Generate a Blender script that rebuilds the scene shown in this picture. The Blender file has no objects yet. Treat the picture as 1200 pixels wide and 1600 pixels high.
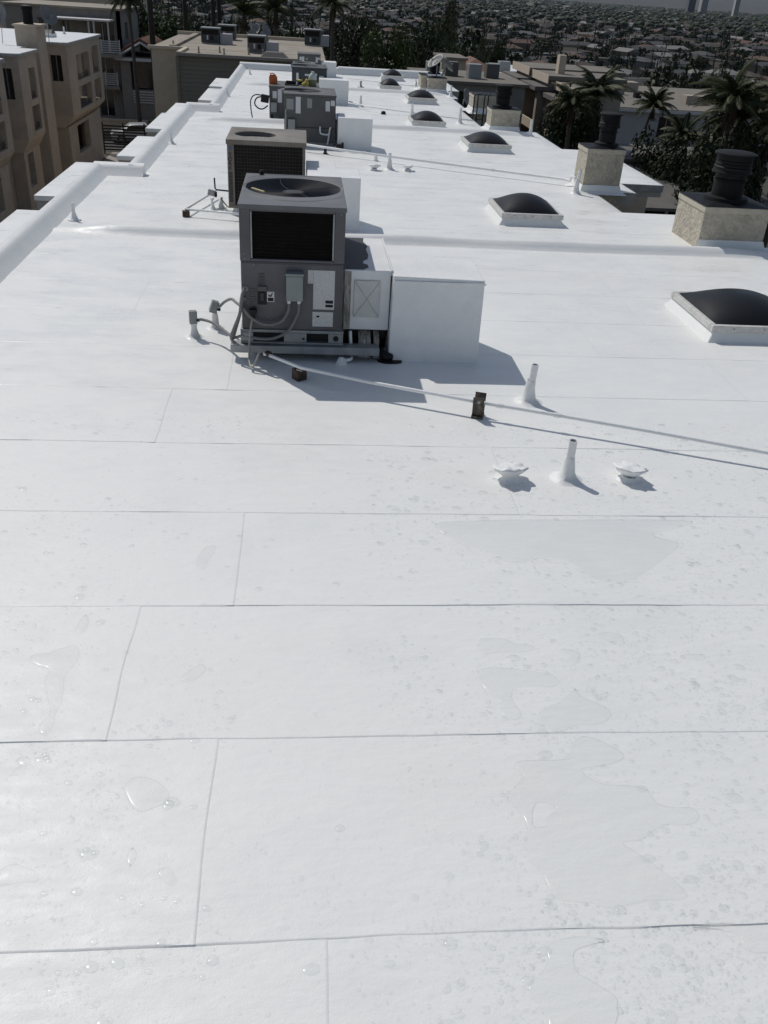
import bpy, bmesh, math, random
from mathutils import Matrix, Vector, noise
random.seed(7)
R = math.radians
scene = bpy.context.scene
COL = scene.collection

# ---------------------------------------------------------------- camera
CAM_Z = 2.652
cd = bpy.data.cameras.new('camera')
cam = bpy.data.objects.new('camera', cd)
COL.objects.link(cam)
cd.sensor_fit = 'VERTICAL'
cd.sensor_height = 24.0
cd.lens = 24.0 * 1380.0 / 1600.0
cd.clip_start = 0.05
cd.clip_end = 60000
_r = Vector((0.99534243, -0.07804341, 0.05659208))
_u = Vector((-0.0084906, 0.513789, 0.85787457))
_f = Vector((0.09602785, 0.85435946, -0.51073336))
cam.matrix_world = Matrix(((_r.x, _u.x, -_f.x, 0), (_r.y, _u.y, -_f.y, 0), (_r.z, _u.z, -_f.z, CAM_Z), (0, 0, 0, 1)))
scene.camera = cam

# ---------------------------------------------------------------- sky, sun, exposure
SUN_TO = Vector((-0.50, 0.67, 1.0)).normalized()        # towards the sun
SUN_EL = math.asin(SUN_TO.z)
SUN_AZ = math.atan2(SUN_TO.x, SUN_TO.y)                 # from +Y towards +X
world = bpy.data.worlds.new('World')
scene.world = world
world.use_nodes = True
wn = world.node_tree
wn.nodes.clear()
wo = wn.nodes.new('ShaderNodeOutputWorld')
wb = wn.nodes.new('ShaderNodeBackground')
ws = wn.nodes.new('ShaderNodeTexSky')
ws.sky_type = 'NISHITA'
ws.sun_disc = False
ws.sun_elevation = SUN_EL
ws.sun_rotation = SUN_AZ
ws.altitude = 100
ws.air_density = 1.0
ws.dust_density = 1.2
ws.ozone_density = 1.0
wb.inputs['Strength'].default_value = 0.108
hs = wn.nodes.new('ShaderNodeHueSaturation')        # camera white balance leans warm: the blue of the whole sky is held back evenly
hs.inputs['Saturation'].default_value = 0.80
wn.links.new(ws.outputs[0], hs.inputs['Color'])
wn.links.new(hs.outputs[0], wb.inputs[0])
wn.links.new(wb.outputs[0], wo.inputs[0])
sd = bpy.data.lights.new('sun', 'SUN')
sd.energy = 3.6
sd.angle = R(0.53)
sd.color = (1.0, 0.965, 0.91)
sun = bpy.data.objects.new('sun', sd)
COL.objects.link(sun)
sun.rotation_mode = 'QUATERNION'
sun.rotation_quaternion = (-SUN_TO).to_track_quat('-Z', 'Y')
sun.location = (-20, 27, 60)

vs = scene.view_settings
vs.view_transform = 'Standard'
vs.look = 'None'
vs.exposure = -0.58
vs.gamma = 1.0
vs.use_curve_mapping = False
scene.cycles.use_denoising = True
scene.cycles.max_bounces = 8
scene.cycles.diffuse_bounces = 4
scene.cycles.transparent_max_bounces = 12
scene.cycles.caustics_reflective = False
scene.cycles.caustics_refractive = False

# ---------------------------------------------------------------- materials
MATS = {}
def mat(name, col, rough=0.6, metal=0.0, var=0.0, vscale=4.0, bump=0.0, bscale=40.0, spec=0.5, col2=None, c2scale=2.0, c2lo=0.45, c2hi=0.65,
        rough2=None, rscale=3.0, stretch=(1, 1, 1), coat=0.0):
    """Principled material: base colour with broken-up value, an optional second colour in patches, bump and varying roughness."""
    m = bpy.data.materials.new(name)
    m.use_nodes = True
    nt = m.node_tree
    N, L = nt.nodes, nt.links
    b = N['Principled BSDF']
    b.inputs['Roughness'].default_value = rough
    b.inputs['Metallic'].default_value = metal
    b.inputs['Specular IOR Level'].default_value = spec
    b.inputs['Coat Weight'].default_value = coat
    b.inputs['Base Color'].default_value = (*col, 1)
    tc = N.new('ShaderNodeTexCoord')
    mp = N.new('ShaderNodeMapping')
    mp.inputs['Scale'].default_value = stretch
    L.new(tc.outputs['Object'], mp.inputs['Vector'])
    vec = mp.outputs['Vector']
    cur = None
    if var > 0:
        n = N.new('ShaderNodeTexNoise')
        n.inputs['Scale'].default_value = vscale
        n.inputs['Detail'].default_value = 6
        n.inputs['Roughness'].default_value = 0.6
        L.new(vec, n.inputs['Vector'])
        mr = N.new('ShaderNodeMapRange')
        mr.inputs['From Min'].default_value = 0.3
        mr.inputs['From Max'].default_value = 0.7
        mr.inputs['To Min'].default_value = 1 - var
        mr.inputs['To Max'].default_value = 1 + var * 0.6
        L.new(n.outputs['Fac'], mr.inputs['Value'])
        mx = N.new('ShaderNodeVectorMath')
        mx.operation = 'SCALE'
        mx.inputs[0].default_value = col
        L.new(mr.outputs['Result'], mx.inputs['Scale'])
        cur = mx.outputs['Vector']
    if col2 is not None:
        n = N.new('ShaderNodeTexNoise')
        n.inputs['Scale'].default_value = c2scale
        n.inputs['Detail'].default_value = 8
        n.inputs['Roughness'].default_value = 0.65
        L.new(vec, n.inputs['Vector'])
        mr = N.new('ShaderNodeMapRange')
        mr.inputs['From Min'].default_value = c2lo
        mr.inputs['From Max'].default_value = c2hi
        L.new(n.outputs['Fac'], mr.inputs['Value'])
        mx = N.new('ShaderNodeMix')
        mx.data_type = 'RGBA'
        L.new(mr.outputs['Result'], mx.inputs['Factor'])
        if cur is not None:
            L.new(cur, mx.inputs['A'])
        else:
            mx.inputs['A'].default_value = (*col, 1)
        mx.inputs['B'].default_value = (*col2, 1)
        cur = mx.outputs['Result']
    if cur is not None:
        L.new(cur, b.inputs['Base Color'])
    if rough2 is not None:
        n = N.new('ShaderNodeTexNoise')
        n.inputs['Scale'].default_value = rscale
        n.inputs['Detail'].default_value = 5
        L.new(vec, n.inputs['Vector'])
        mr = N.new('ShaderNodeMapRange')
        mr.inputs['From Min'].default_value = 0.35
        mr.inputs['From Max'].default_value = 0.65
        mr.inputs['To Min'].default_value = rough
        mr.inputs['To Max'].default_value = rough2
        L.new(n.outputs['Fac'], mr.inputs['Value'])
        L.new(mr.outputs['Result'], b.inputs['Roughness'])
    if bump > 0:
        n = N.new('ShaderNodeTexNoise')
        n.inputs['Scale'].default_value = bscale
        n.inputs['Detail'].default_value = 5
        L.new(vec, n.inputs['Vector'])
        bp = N.new('ShaderNodeBump')
        bp.inputs['Strength'].default_value = bump
        bp.inputs['Distance'].default_value = 0.02
        L.new(n.outputs['Fac'], bp.inputs['Height'])
        L.new(bp.outputs['Normal'], b.inputs['Normal'])
    MATS[name] = m
    return m

def roof_coat():
    """White elastomeric coating, wet in patches: brushed relief, crinkles, and a roughness that drops where water lies."""
    m = bpy.data.materials.new('roof_coat')
    m.use_nodes = True
    N, L = m.node_tree.nodes, m.node_tree.links
    b = N['Principled BSDF']
    g = N.new('ShaderNodeNewGeometry')
    pos = g.outputs['Position']
    def noise_(scale, detail=5, rough=0.55, st=(1, 1, 1)):
        mp = N.new('ShaderNodeMapping'); mp.inputs['Scale'].default_value = st
        L.new(pos, mp.inputs['Vector'])
        n = N.new('ShaderNodeTexNoise')
        n.inputs['Scale'].default_value = scale; n.inputs['Detail'].default_value = detail; n.inputs['Roughness'].default_value = rough
        L.new(mp.outputs['Vector'], n.inputs['Vector'])
        return n.outputs['Fac']
    def rng(s, a, b_, c, d):
        r = N.new('ShaderNodeMapRange')
        for k, v in zip(('From Min', 'From Max', 'To Min', 'To Max'), (a, b_, c, d)): r.inputs[k].default_value = v
        L.new(s, r.inputs['Value']); return r.outputs['Result']
    def math_(op, a, b_):
        n = N.new('ShaderNodeMath'); n.operation = op
        for i, s in enumerate((a, b_)):
            if isinstance(s, (int, float)): n.inputs[i].default_value = s
            else: L.new(s, n.inputs[i])
        return n.outputs[0]
    # faint dirt and thin spots in the coating
    dirt = rng(noise_(0.9, 4, 0.62), 0.50, 0.78, 0.0, 1.0)
    c = N.new('ShaderNodeMix'); c.data_type = 'RGBA'
    c.inputs['A'].default_value = (0.83, 0.835, 0.815, 1)
    c.inputs['B'].default_value = (0.775, 0.785, 0.77, 1)
    L.new(dirt, c.inputs['Factor'])
    warm = rng(noise_(0.42, 4, 0.6, (0.7, 1.4, 1)), 0.52, 0.70, 0.0, 0.40)
    cw = N.new('ShaderNodeMix'); cw.data_type = 'RGBA'
    L.new(warm, cw.inputs['Factor']); L.new(c.outputs['Result'], cw.inputs['A']); cw.inputs['B'].default_value = (0.815, 0.795, 0.765, 1)
    c = cw
    speck = rng(noise_(55, 2, 0.5), 0.755, 0.80, 0.0, 1.0)
    c2 = N.new('ShaderNodeMix'); c2.data_type = 'RGBA'
    L.new(math_('MULTIPLY', speck, 0.35), c2.inputs['Factor'])
    L.new(c.outputs['Result'], c2.inputs['A']); c2.inputs['B'].default_value = (0.45, 0.44, 0.42, 1)
    L.new(c2.outputs['Result'], b.inputs['Base Color'])
    # wet film: broad patches, stretched along the courses
    wet = rng(noise_(2.4, 4, 0.64, (0.6, 1.3, 1)), 0.42, 0.64, 0.0, 1.0)
    sx_ = N.new('ShaderNodeSeparateXYZ'); L.new(pos, sx_.inputs[0])
    wet = math_('MULTIPLY', wet, rng(sx_.outputs['Y'], 3.8, 7.5, 0.0, 1.0))      # the far part still carries a film of water
    fine = rng(noise_(9, 3, 0.6, (0.6, 1.5, 1)), 0.35, 0.7, -0.07, 0.10)
    rr = math_('ADD', rng(wet, 0, 1, 0.50, 0.27), fine)
    L.new(rr, b.inputs['Roughness'])
    b.inputs['Specular IOR Level'].default_value = 0.42
    # relief: roller texture, crinkles along the courses
    h = math_('MULTIPLY', noise_(130, 3, 0.6), 0.0011)
    h = math_('ADD', h, math_('MULTIPLY', noise_(20, 3, 0.6, (0.7, 1.3, 1)), 0.0034))
    h = math_('ADD', h, math_('MULTIPLY', noise_(3.2, 3, 0.6, (0.6, 1.5, 1)), 0.0100))
    bp = N.new('ShaderNodeBump'); bp.inputs['Strength'].default_value = 0.55; bp.inputs['Distance'].default_value = 1.0
    L.new(h, bp.inputs['Height'])
    L.new(bp.outputs['Normal'], b.inputs['Normal'])
    MATS['roof_coat'] = m

def water_mat(name, tint, edge):
    """Clear water on a surface: light passes straight through, slightly dimmed (more along the slanting rim), and the sky mirrors in it by Fresnel."""
    m = bpy.data.materials.new(name)
    m.use_nodes = True
    N, L = m.node_tree.nodes, m.node_tree.links
    N.clear()
    o = N.new('ShaderNodeOutputMaterial')
    g = N.new('ShaderNodeNewGeometry')
    d = N.new('ShaderNodeVectorMath'); d.operation = 'DOT_PRODUCT'
    L.new(g.outputs['Normal'], d.inputs[0]); L.new(g.outputs['Incoming'], d.inputs[1])
    ab = N.new('ShaderNodeMath'); ab.operation = 'ABSOLUTE'; L.new(d.outputs['Value'], ab.inputs[0])
    om = N.new('ShaderNodeMath'); om.operation = 'SUBTRACT'; om.inputs[0].default_value = 1.0; L.new(ab.outputs[0], om.inputs[1])
    pw = N.new('ShaderNodeMath'); pw.operation = 'POWER'; pw.inputs[1].default_value = 5.0; L.new(om.outputs[0], pw.inputs[0])
    sc_ = N.new('ShaderNodeMath'); sc_.operation = 'MULTIPLY_ADD'; sc_.inputs[1].default_value = 0.6; sc_.inputs[2].default_value = 0.012; L.new(pw.outputs[0], sc_.inputs[0])
    t = N.new('ShaderNodeBsdfTransparent')
    cm = N.new('ShaderNodeMix'); cm.data_type = 'RGBA'
    p3 = N.new('ShaderNodeMath'); p3.operation = 'POWER'; p3.inputs[1].default_value = 3.0; L.new(om.outputs[0], p3.inputs[0]); L.new(p3.outputs[0], cm.inputs['Factor'])
    cm.inputs['A'].default_value = (*tint, 1); cm.inputs['B'].default_value = (*edge, 1)
    L.new(cm.outputs['Result'], t.inputs['Color'])
    gl = N.new('ShaderNodeBsdfGlossy'); gl.inputs['Roughness'].default_value = 0.16
    mx = N.new('ShaderNodeMixShader')
    L.new(sc_.outputs[0], mx.inputs[0]); L.new(t.outputs[0], mx.inputs[1]); L.new(gl.outputs[0], mx.inputs[2])
    L.new(mx.outputs[0], o.inputs['Surface'])
    MATS[name] = m

def print_mat(name, paper, ink, sx, sz, gap=0.45):
    """Small print on a label: broken ink lines on paper."""
    m = bpy.data.materials.new(name)
    m.use_nodes = True
    N, L = m.node_tree.nodes, m.node_tree.links
    b = N['Principled BSDF']; b.inputs['Roughness'].default_value = 0.5
    tc = N.new('ShaderNodeTexCoord'); mp = N.new('ShaderNodeMapping'); mp.inputs['Scale'].default_value = (sx, 1, sz)
    L.new(tc.outputs['Object'], mp.inputs['Vector'])
    w = N.new('ShaderNodeTexWave'); w.bands_direction = 'Z'; w.inputs['Scale'].default_value = 1.0; w.inputs['Distortion'].default_value = 0.0
    L.new(mp.outputs['Vector'], w.inputs['Vector'])
    mp2 = N.new('ShaderNodeMapping'); mp2.inputs['Scale'].default_value = (70, 1, 240)
    L.new(tc.outputs['Object'], mp2.inputs['Vector'])
    n = N.new('ShaderNodeTexNoise'); n.inputs['Scale'].default_value = 1.0; n.inputs['Detail'].default_value = 1
    L.new(mp2.outputs['Vector'], n.inputs['Vector'])
    a = N.new('ShaderNodeMath'); a.operation = 'GREATER_THAN'; a.inputs[1].default_value = gap
    L.new(w.outputs['Fac'], a.inputs[0])
    c = N.new('ShaderNodeMath'); c.operation = 'GREATER_THAN'; c.inputs[1].default_value = 0.5
    L.new(n.outputs['Fac'], c.inputs[0])
    mu = N.new('ShaderNodeMath'); mu.operation = 'MULTIPLY'
    L.new(a.outputs[0], mu.inputs[0]); L.new(c.outputs[0], mu.inputs[1])
    mx = N.new('ShaderNodeMix'); mx.data_type = 'RGBA'
    L.new(mu.outputs[0], mx.inputs['Factor']); mx.inputs['A'].default_value = (*paper, 1); mx.inputs['B'].default_value = (*ink, 1)
    L.new(mx.outputs['Result'], b.inputs['Base Color'])
    MATS[name] = m

roof_coat(); water_mat('water', (0.998, 1.0, 0.999), (0.80, 0.82, 0.83)); water_mat('drop_water', (0.985, 0.99, 0.99), (0.66, 0.69, 0.70))
print_mat('print_label', (0.60, 0.60, 0.59), (0.44, 0.44, 0.45), 14, 40)
print_mat('print_chart', (0.60, 0.60, 0.59), (0.40, 0.40, 0.41), 18, 30)
mat('duct_coat', (0.83, 0.835, 0.83), 0.42, var=0.05, vscale=5, bump=0.25, bscale=30, rough2=0.6, col2=(0.75, 0.755, 0.74), c2scale=2.2, c2lo=0.55, c2hi=0.8)
mat('unit_grey', (0.115, 0.112, 0.119), 0.42, var=0.10, vscale=5, rough2=0.6, bump=0.03, bscale=180, col2=(0.095, 0.092, 0.095), c2scale=3)
mat('unit_grey_top', (0.128, 0.131, 0.14), 0.38, var=0.12, vscale=6, rough2=0.6, col2=(0.15, 0.15, 0.15), c2scale=2.5)
mat('unit_tan', (0.20, 0.178, 0.152), 0.5, var=0.16, vscale=5, rough2=0.7, col2=(0.13, 0.11, 0.09), c2scale=3.5, c2lo=0.5, c2hi=0.75)
mat('unit_dark', (0.092, 0.090, 0.088), 0.45, var=0.12, vscale=5, rough2=0.6)
mat('unit_slate', (0.040, 0.046, 0.055), 0.42, var=0.12, vscale=5, rough2=0.6)
mat('galvanised', (0.33, 0.34, 0.35), 0.40, metal=0.6, var=0.2, vscale=9, rough2=0.6, col2=(0.22, 0.20, 0.18), c2scale=5, c2lo=0.55, c2hi=0.8)
mat('jbox_grey', (0.27, 0.29, 0.29), 0.45, var=0.10, vscale=9)
mat('panel_green_grey', (0.25, 0.28, 0.275), 0.4, var=0.08, vscale=7)
mat('conduit_grey', (0.20, 0.20, 0.195), 0.5, var=0.1, vscale=20, bump=0.4, bscale=220)
mat('conduit_pale', (0.34, 0.33, 0.30), 0.45, var=0.1, vscale=20)
mat('coil_dark', (0.017, 0.0145, 0.013), 0.7, spec=0.2, var=0.3, vscale=12)
mat('coil_brown', (0.032, 0.028, 0.025), 0.6, var=0.3, vscale=12)
mat('black', (0.011, 0.011, 0.012), 0.55, spec=0.3)
mat('black_gloss', (0.020, 0.021, 0.023), 0.3, var=0.15, vscale=3)
mat('guard_wire', (0.035, 0.035, 0.037), 0.45)
mat('fan_blade', (0.016, 0.016, 0.017), 0.5)
mat('tape_yellow', (0.58, 0.50, 0.28), 0.6)
mat('white_pvc', (0.74, 0.75, 0.75), 0.4, var=0.05)
mat('rust', (0.050, 0.031, 0.023), 0.8, var=0.4, vscale=20, col2=(0.11, 0.066, 0.042), c2scale=14, bump=0.4, bscale=70)
mat('strut_dark', (0.05, 0.040, 0.032), 0.6, var=0.3, vscale=25, col2=(0.16, 0.13, 0.10), c2scale=20)
mat('stucco_chimney', (0.50, 0.455, 0.37), 0.9, var=0.25, vscale=14, bump=1.6, bscale=22, col2=(0.25, 0.225, 0.185), c2scale=7, c2lo=0.52, c2hi=0.75)
mat('stucco_trim', (0.50, 0.455, 0.37), 0.8, var=0.15, vscale=12, col2=(0.30, 0.20, 0.12), c2scale=9, c2lo=0.6, c2hi=0.75)
mat('flue_black', (0.006, 0.0063, 0.0075), 0.55, var=0.25, vscale=6, rough2=0.7, spec=0.22)
mat('chimney_pan', (0.012, 0.013, 0.016), 0.45, var=0.2, vscale=4, rough2=0.6, spec=0.12)
mat('skylight_acrylic', (0.012, 0.013, 0.015), 0.34, var=0.1, vscale=3, rough2=0.46, rscale=2.0, spec=0.18)
mat('skylight_frame', (0.62, 0.61, 0.58), 0.5, var=0.18, vscale=14, col2=(0.40, 0.37, 0.33), c2scale=9, c2lo=0.55, c2hi=0.8)
mat('mastic', (0.26, 0.235, 0.19), 0.8, var=0.3, vscale=18, bump=0.5, bscale=40, col2=(0.58, 0.57, 0.54), c2scale=16, stretch=(3, 1, 0.5))
mat('panel_white', (0.62, 0.625, 0.60), 0.55, var=0.1, vscale=12, bump=0.25, bscale=25)
mat('fascia_paint', (0.40, 0.385, 0.35), 0.7, var=0.15, vscale=6, col2=(0.22, 0.20, 0.17), c2scale=4, c2lo=0.55, c2hi=0.8)
mat('stucco_tan', (0.49, 0.425, 0.35), 0.9, var=0.10, vscale=3, bump=0.3, bscale=30, col2=(0.41, 0.35, 0.285), c2scale=0.8)
mat('stucco_sand', (0.54, 0.46, 0.36), 0.9, var=0.10, vscale=3, bump=0.3, bscale=30)
mat('stucco_grey', (0.25, 0.232, 0.21), 0.9, var=0.12, vscale=2, bump=0.2, bscale=20)
mat('stucco_white', (0.40, 0.40, 0.415), 0.9, var=0.10, vscale=1.2, bump=0.2, bscale=20)
mat('stucco_mauve', (0.35, 0.30, 0.25), 0.9, var=0.12, vscale=2)
mat('siding', (0.165, 0.152, 0.125), 0.7, var=0.12, vscale=3, stretch=(0.3, 1, 3))
mat('roof_tan', (0.33, 0.29, 0.235), 0.9, var=0.15, vscale=1.5, col2=(0.25, 0.215, 0.175), c2scale=0.6)
mat('roof_grey', (0.14, 0.132, 0.122), 0.9, var=0.2, vscale=1.5)
mat('roof_gravel', (0.20, 0.178, 0.148), 0.9, var=0.2, vscale=1.2, col2=(0.15, 0.14, 0.12), c2scale=0.5)
mat('roof_white', (0.70, 0.71, 0.72), 0.5, var=0.06, vscale=1.0)
mat('roof_tile', (0.17, 0.082, 0.055), 0.85, var=0.3, vscale=6)
mat('window_glass', (0.012, 0.013, 0.015), 0.10, spec=0.6)
mat('trim_white', (0.55, 0.55, 0.54), 0.6, var=0.08)
mat('iron', (0.020, 0.019, 0.018), 0.6)
mat('concrete', (0.33, 0.30, 0.26), 0.9, var=0.12, vscale=1.2, col2=(0.25, 0.225, 0.19), c2scale=0.5)
mat('asphalt', (0.055, 0.053, 0.051), 0.9, var=0.2, vscale=2)
mat('car_white', (0.55, 0.56, 0.57), 0.25, coat=0.5)
mat('tyre', (0.015, 0.015, 0.015), 0.8)
mat('dish_grey', (0.20, 0.20, 0.20), 0.5, var=0.12, vscale=5)
mat('orange_plastic', (0.55, 0.12, 0.02), 0.4, var=0.08, vscale=8)
mat('yellow_plastic', (0.72, 0.56, 0.09), 0.4)
mat('clear_plastic', (0.50, 0.54, 0.50), 0.25)
mat('bottle_olive', (0.16, 0.18, 0.10), 0.4)
mat('bark', (0.085, 0.066, 0.050), 0.9, var=0.3, vscale=8, bump=0.6, bscale=20)
mat('bark_pole', (0.030, 0.024, 0.020), 0.9, var=0.2, vscale=6)
mat('frond', (0.042, 0.056, 0.018), 0.6, var=0.35, vscale=3, spec=0.25, col2=(0.075, 0.072, 0.032), c2scale=1.2)
mat('frond_dry', (0.085, 0.062, 0.038), 0.85, spec=0.15, var=0.3, vscale=4)
mat('leaf_green', (0.050, 0.074, 0.018), 0.55, var=0.4, vscale=2.2, spec=0.2, col2=(0.066, 0.080, 0.025), c2scale=0.7)
mat('leaf_dark', (0.026, 0.037, 0.015), 0.6, var=0.4, vscale=1.5, spec=0.2, col2=(0.036, 0.042, 0.021), c2scale=0.3)
mat('leaf_olive', (0.036, 0.042, 0.020), 0.6, var=0.4, vscale=1.5, spec=0.2, col2=(0.058, 0.055, 0.030), c2scale=0.3)
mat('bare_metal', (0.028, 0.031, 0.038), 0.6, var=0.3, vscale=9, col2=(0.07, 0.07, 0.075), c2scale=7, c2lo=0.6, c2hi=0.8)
mat('terrain', (0.075, 0.066, 0.052), 0.95, var=0.3, vscale=0.05, col2=(0.035, 0.038, 0.024), c2scale=0.012)
mat('sticker_white', (0.60, 0.61, 0.62), 0.5)
mat('badge_blue', (0.05, 0.11, 0.24), 0.4)

# ---------------------------------------------------------------- builders
class MB:
    """Collects faces; build() links them as one mesh object."""
    def __init__(s):
        s.v = []; s.f = []
    def add(s, vs, fs):
        o = len(s.v); s.v += [tuple(p) for p in vs]; s.f += [tuple(i + o for i in f) for f in fs]; return s
    def box(s, x0, x1, y0, y1, z0, z1):
        return s.add([(x0, y0, z0), (x1, y0, z0), (x1, y1, z0), (x0, y1, z0), (x0, y0, z1), (x1, y0, z1), (x1, y1, z1), (x0, y1, z1)],
                     [(0, 3, 2, 1), (4, 5, 6, 7), (0, 1, 5, 4), (1, 2, 6, 5), (2, 3, 7, 6), (3, 0, 4, 7)])
    def cbox(s, c, sx, sy, sz, rot=None):
        vs = [Vector((x * sx / 2, y * sy / 2, z * sz / 2)) for z in (-1, 1) for x, y in ((-1, -1), (1, -1), (1, 1), (-1, 1))]
        if rot is not None: vs = [rot @ p for p in vs]
        return s.add([p + Vector(c) for p in vs], [(0, 3, 2, 1), (4, 5, 6, 7), (0, 1, 5, 4), (1, 2, 6, 5), (2, 3, 7, 6), (3, 0, 4, 7)])
    def prism(s, pts, z0, z1):
        n = len(pts)
        a = sum(pts[i][0] * pts[(i + 1) % n][1] - pts[(i + 1) % n][0] * pts[i][1] for i in range(n))
        if a < 0: pts = pts[::-1]
        return s.add([(x, y, z0) for x, y in pts] + [(x, y, z1) for x, y in pts],
                     [tuple(range(n))[::-1], tuple(range(n, 2 * n))] + [(i, (i + 1) % n, n + (i + 1) % n, n + i) for i in range(n)])
    def prism_y(s, pts, y0, y1):
        """Outline in x,z extruded along y."""
        n = len(pts)
        a = sum(pts[i][0] * pts[(i + 1) % n][1] - pts[(i + 1) % n][0] * pts[i][1] for i in range(n))
        if a < 0: pts = pts[::-1]
        return s.add([(x, y0, z) for x, z in pts] + [(x, y1, z) for x, z in pts],
                     [tuple(range(n)), tuple(range(n, 2 * n))[::-1]] + [((i + 1) % n, i, n + i, n + (i + 1) % n) for i in range(n)])
    def prism_x(s, pts, x0, x1):
        """Outline in y,z extruded along x."""
        n = len(pts)
        a = sum(pts[i][0] * pts[(i + 1) % n][1] - pts[(i + 1) % n][0] * pts[i][1] for i in range(n))
        if a < 0: pts = pts[::-1]
        return s.add([(x0, y, z) for y, z in pts] + [(x1, y, z) for y, z in pts],
                     [tuple(range(n))[::-1], tuple(range(n, 2 * n))] + [(i, (i + 1) % n, n + (i + 1) % n, n + i) for i in range(n)])
    def lathe(s, c, prof, seg=20, rot=None, cap=True):
        """prof: (radius, height) from bottom to top round +Z at c."""
        vs = []
        for r_, h in prof:
            for k in range(seg):
                a = 2 * math.pi * k / seg
                vs.append(Vector((r_ * math.cos(a), r_ * math.sin(a), h)))
        if rot is not None: vs = [rot @ p for p in vs]
        vs = [p + Vector(c) for p in vs]
        fs = []
        for j in range(len(prof) - 1):
            for k in range(seg):
                k2 = (k + 1) % seg
                fs.append((j * seg + k, j * seg + k2, (j + 1) * seg + k2, (j + 1) * seg + k))
        if cap:
            fs.append(tuple(range(seg))[::-1]); fs.append(tuple(range((len(prof) - 1) * seg, len(prof) * seg)))
        return s.add(vs, fs)
    def tube(s, pts, r, seg=8, cap=True, radii=None):
        P = [Vector(p) for p in pts]; n = len(P); vs = []
        prev = None
        for i in range(n):
            t = (P[min(i + 1, n - 1)] - P[max(i - 1, 0)]).normalized()
            if prev is None:
                ref = Vector((0, 0, 1)) if abs(t.z) < 0.9 else Vector((1, 0, 0))
                a = t.cross(ref).normalized()
            else:
                a = (prev - t * prev.dot(t)).normalized()
            prev = a; b_ = t.cross(a)
            rr = radii[i] if radii else r
            for k in range(seg):
                q = 2 * math.pi * k / seg
                vs.append(P[i] + a * (rr * math.cos(q)) + b_ * (rr * math.sin(q)))
        fs = []
        for i in range(n - 1):
            for k in range(seg):
                k2 = (k + 1) % seg
                fs.append((i * seg + k, i * seg + k2, (i + 1) * seg + k2, (i + 1) * seg + k))
        if cap:
            fs.append(tuple(range(seg))[::-1]); fs.append(tuple(range((n - 1) * seg, n * seg)))
        return s.add(vs, fs)
    def mesh(s, name):
        me = bpy.data.meshes.new(name); me.from_pydata(s.v, [], s.f); me.update(); return me
    def build(s, name, material, parent=None, smooth=False, bevel=0.0, bseg=2, loc=None):
        if loc is not None:
            s.v = [(x - loc[0], y - loc[1], z - loc[2]) for x, y, z in s.v]
        me = s.mesh(name)
        o = place(name, me, material, parent, smooth)
        if loc is not None: o.location = loc
        if bevel > 0:
            md = o.modifiers.new('bevel', 'BEVEL'); md.width = bevel; md.segments = bseg; md.limit_method = 'ANGLE'; md.angle_limit = R(40)
            for p in me.polygons: p.use_smooth = False
        return o

def shade(me, ang=None):
    for p in me.polygons: p.use_smooth = True
    if ang is not None:
        me.set_sharp_from_angle(angle=R(ang))

def place(name, me, material, parent=None, smooth=False):
    """Link a mesh object; smooth may be True or an angle. A parent Empty standing at its own location keeps the mesh where it was modelled."""
    if material is not None:
        me.materials.clear(); me.materials.append(MATS[material] if isinstance(material, str) else material)
    o = bpy.data.objects.new(name, me); COL.objects.link(o)
    if smooth is True: shade(me)
    elif smooth: shade(me, smooth)
    if parent is not None:
        o.parent = parent
        if parent.type == 'EMPTY': o.matrix_parent_inverse = Matrix.Translation(-Vector(parent.location))
    return o

def tag(o, label=None, cat=None, group=None, kind=None):
    if label: o['label'] = label
    if cat: o['category'] = cat
    if group: o['group'] = group
    if kind: o['kind'] = kind
    return o

def thing(name, label, cat, loc=(0, 0, 0), group=None):
    o = bpy.data.objects.new(name, None); COL.objects.link(o)
    o.location = loc; o.empty_display_size = 0.2
    return tag(o, label, cat, group)

def copy_tree(o, parent=None):
    c = o.copy(); COL.objects.link(c); c.parent = parent
    for ch in o.children: copy_tree(ch, c)
    return c

def spline(pts, n=8, closed=False):
    """Catmull-Rom through 2-D or 3-D points."""
    P = [Vector(p) for p in pts]; m = len(P); out = []
    rngs = range(m) if closed else range(m - 1)
    for i in rngs:
        if closed: a, b_, c, d = P[i - 1], P[i], P[(i + 1) % m], P[(i + 2) % m]
        else: a, b_, c, d = P[max(i - 1, 0)], P[i], P[i + 1], P[min(i + 2, m - 1)]
        for k in range(n):
            t = k / n
            out.append(0.5 * ((2 * b_) + (c - a) * t + (2 * a - 5 * b_ + 4 * c - d) * t * t + (3 * b_ - a - 3 * c + d) * t ** 3))
    if not closed: out.append(P[-1])
    return out

def text_mesh(txt, size):
    cu = bpy.data.curves.new('lettering', 'FONT'); cu.body = txt; cu.size = size; cu.align_x = 'CENTER'; cu.align_y = 'CENTER'; cu.extrude = 0.0015
    ob = bpy.data.objects.new('lettering', cu); COL.objects.link(ob)
    dg = bpy.context.evaluated_depsgraph_get(); me = bpy.data.meshes.new_from_object(ob.evaluated_get(dg))
    bpy.data.objects.remove(ob); return me

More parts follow.
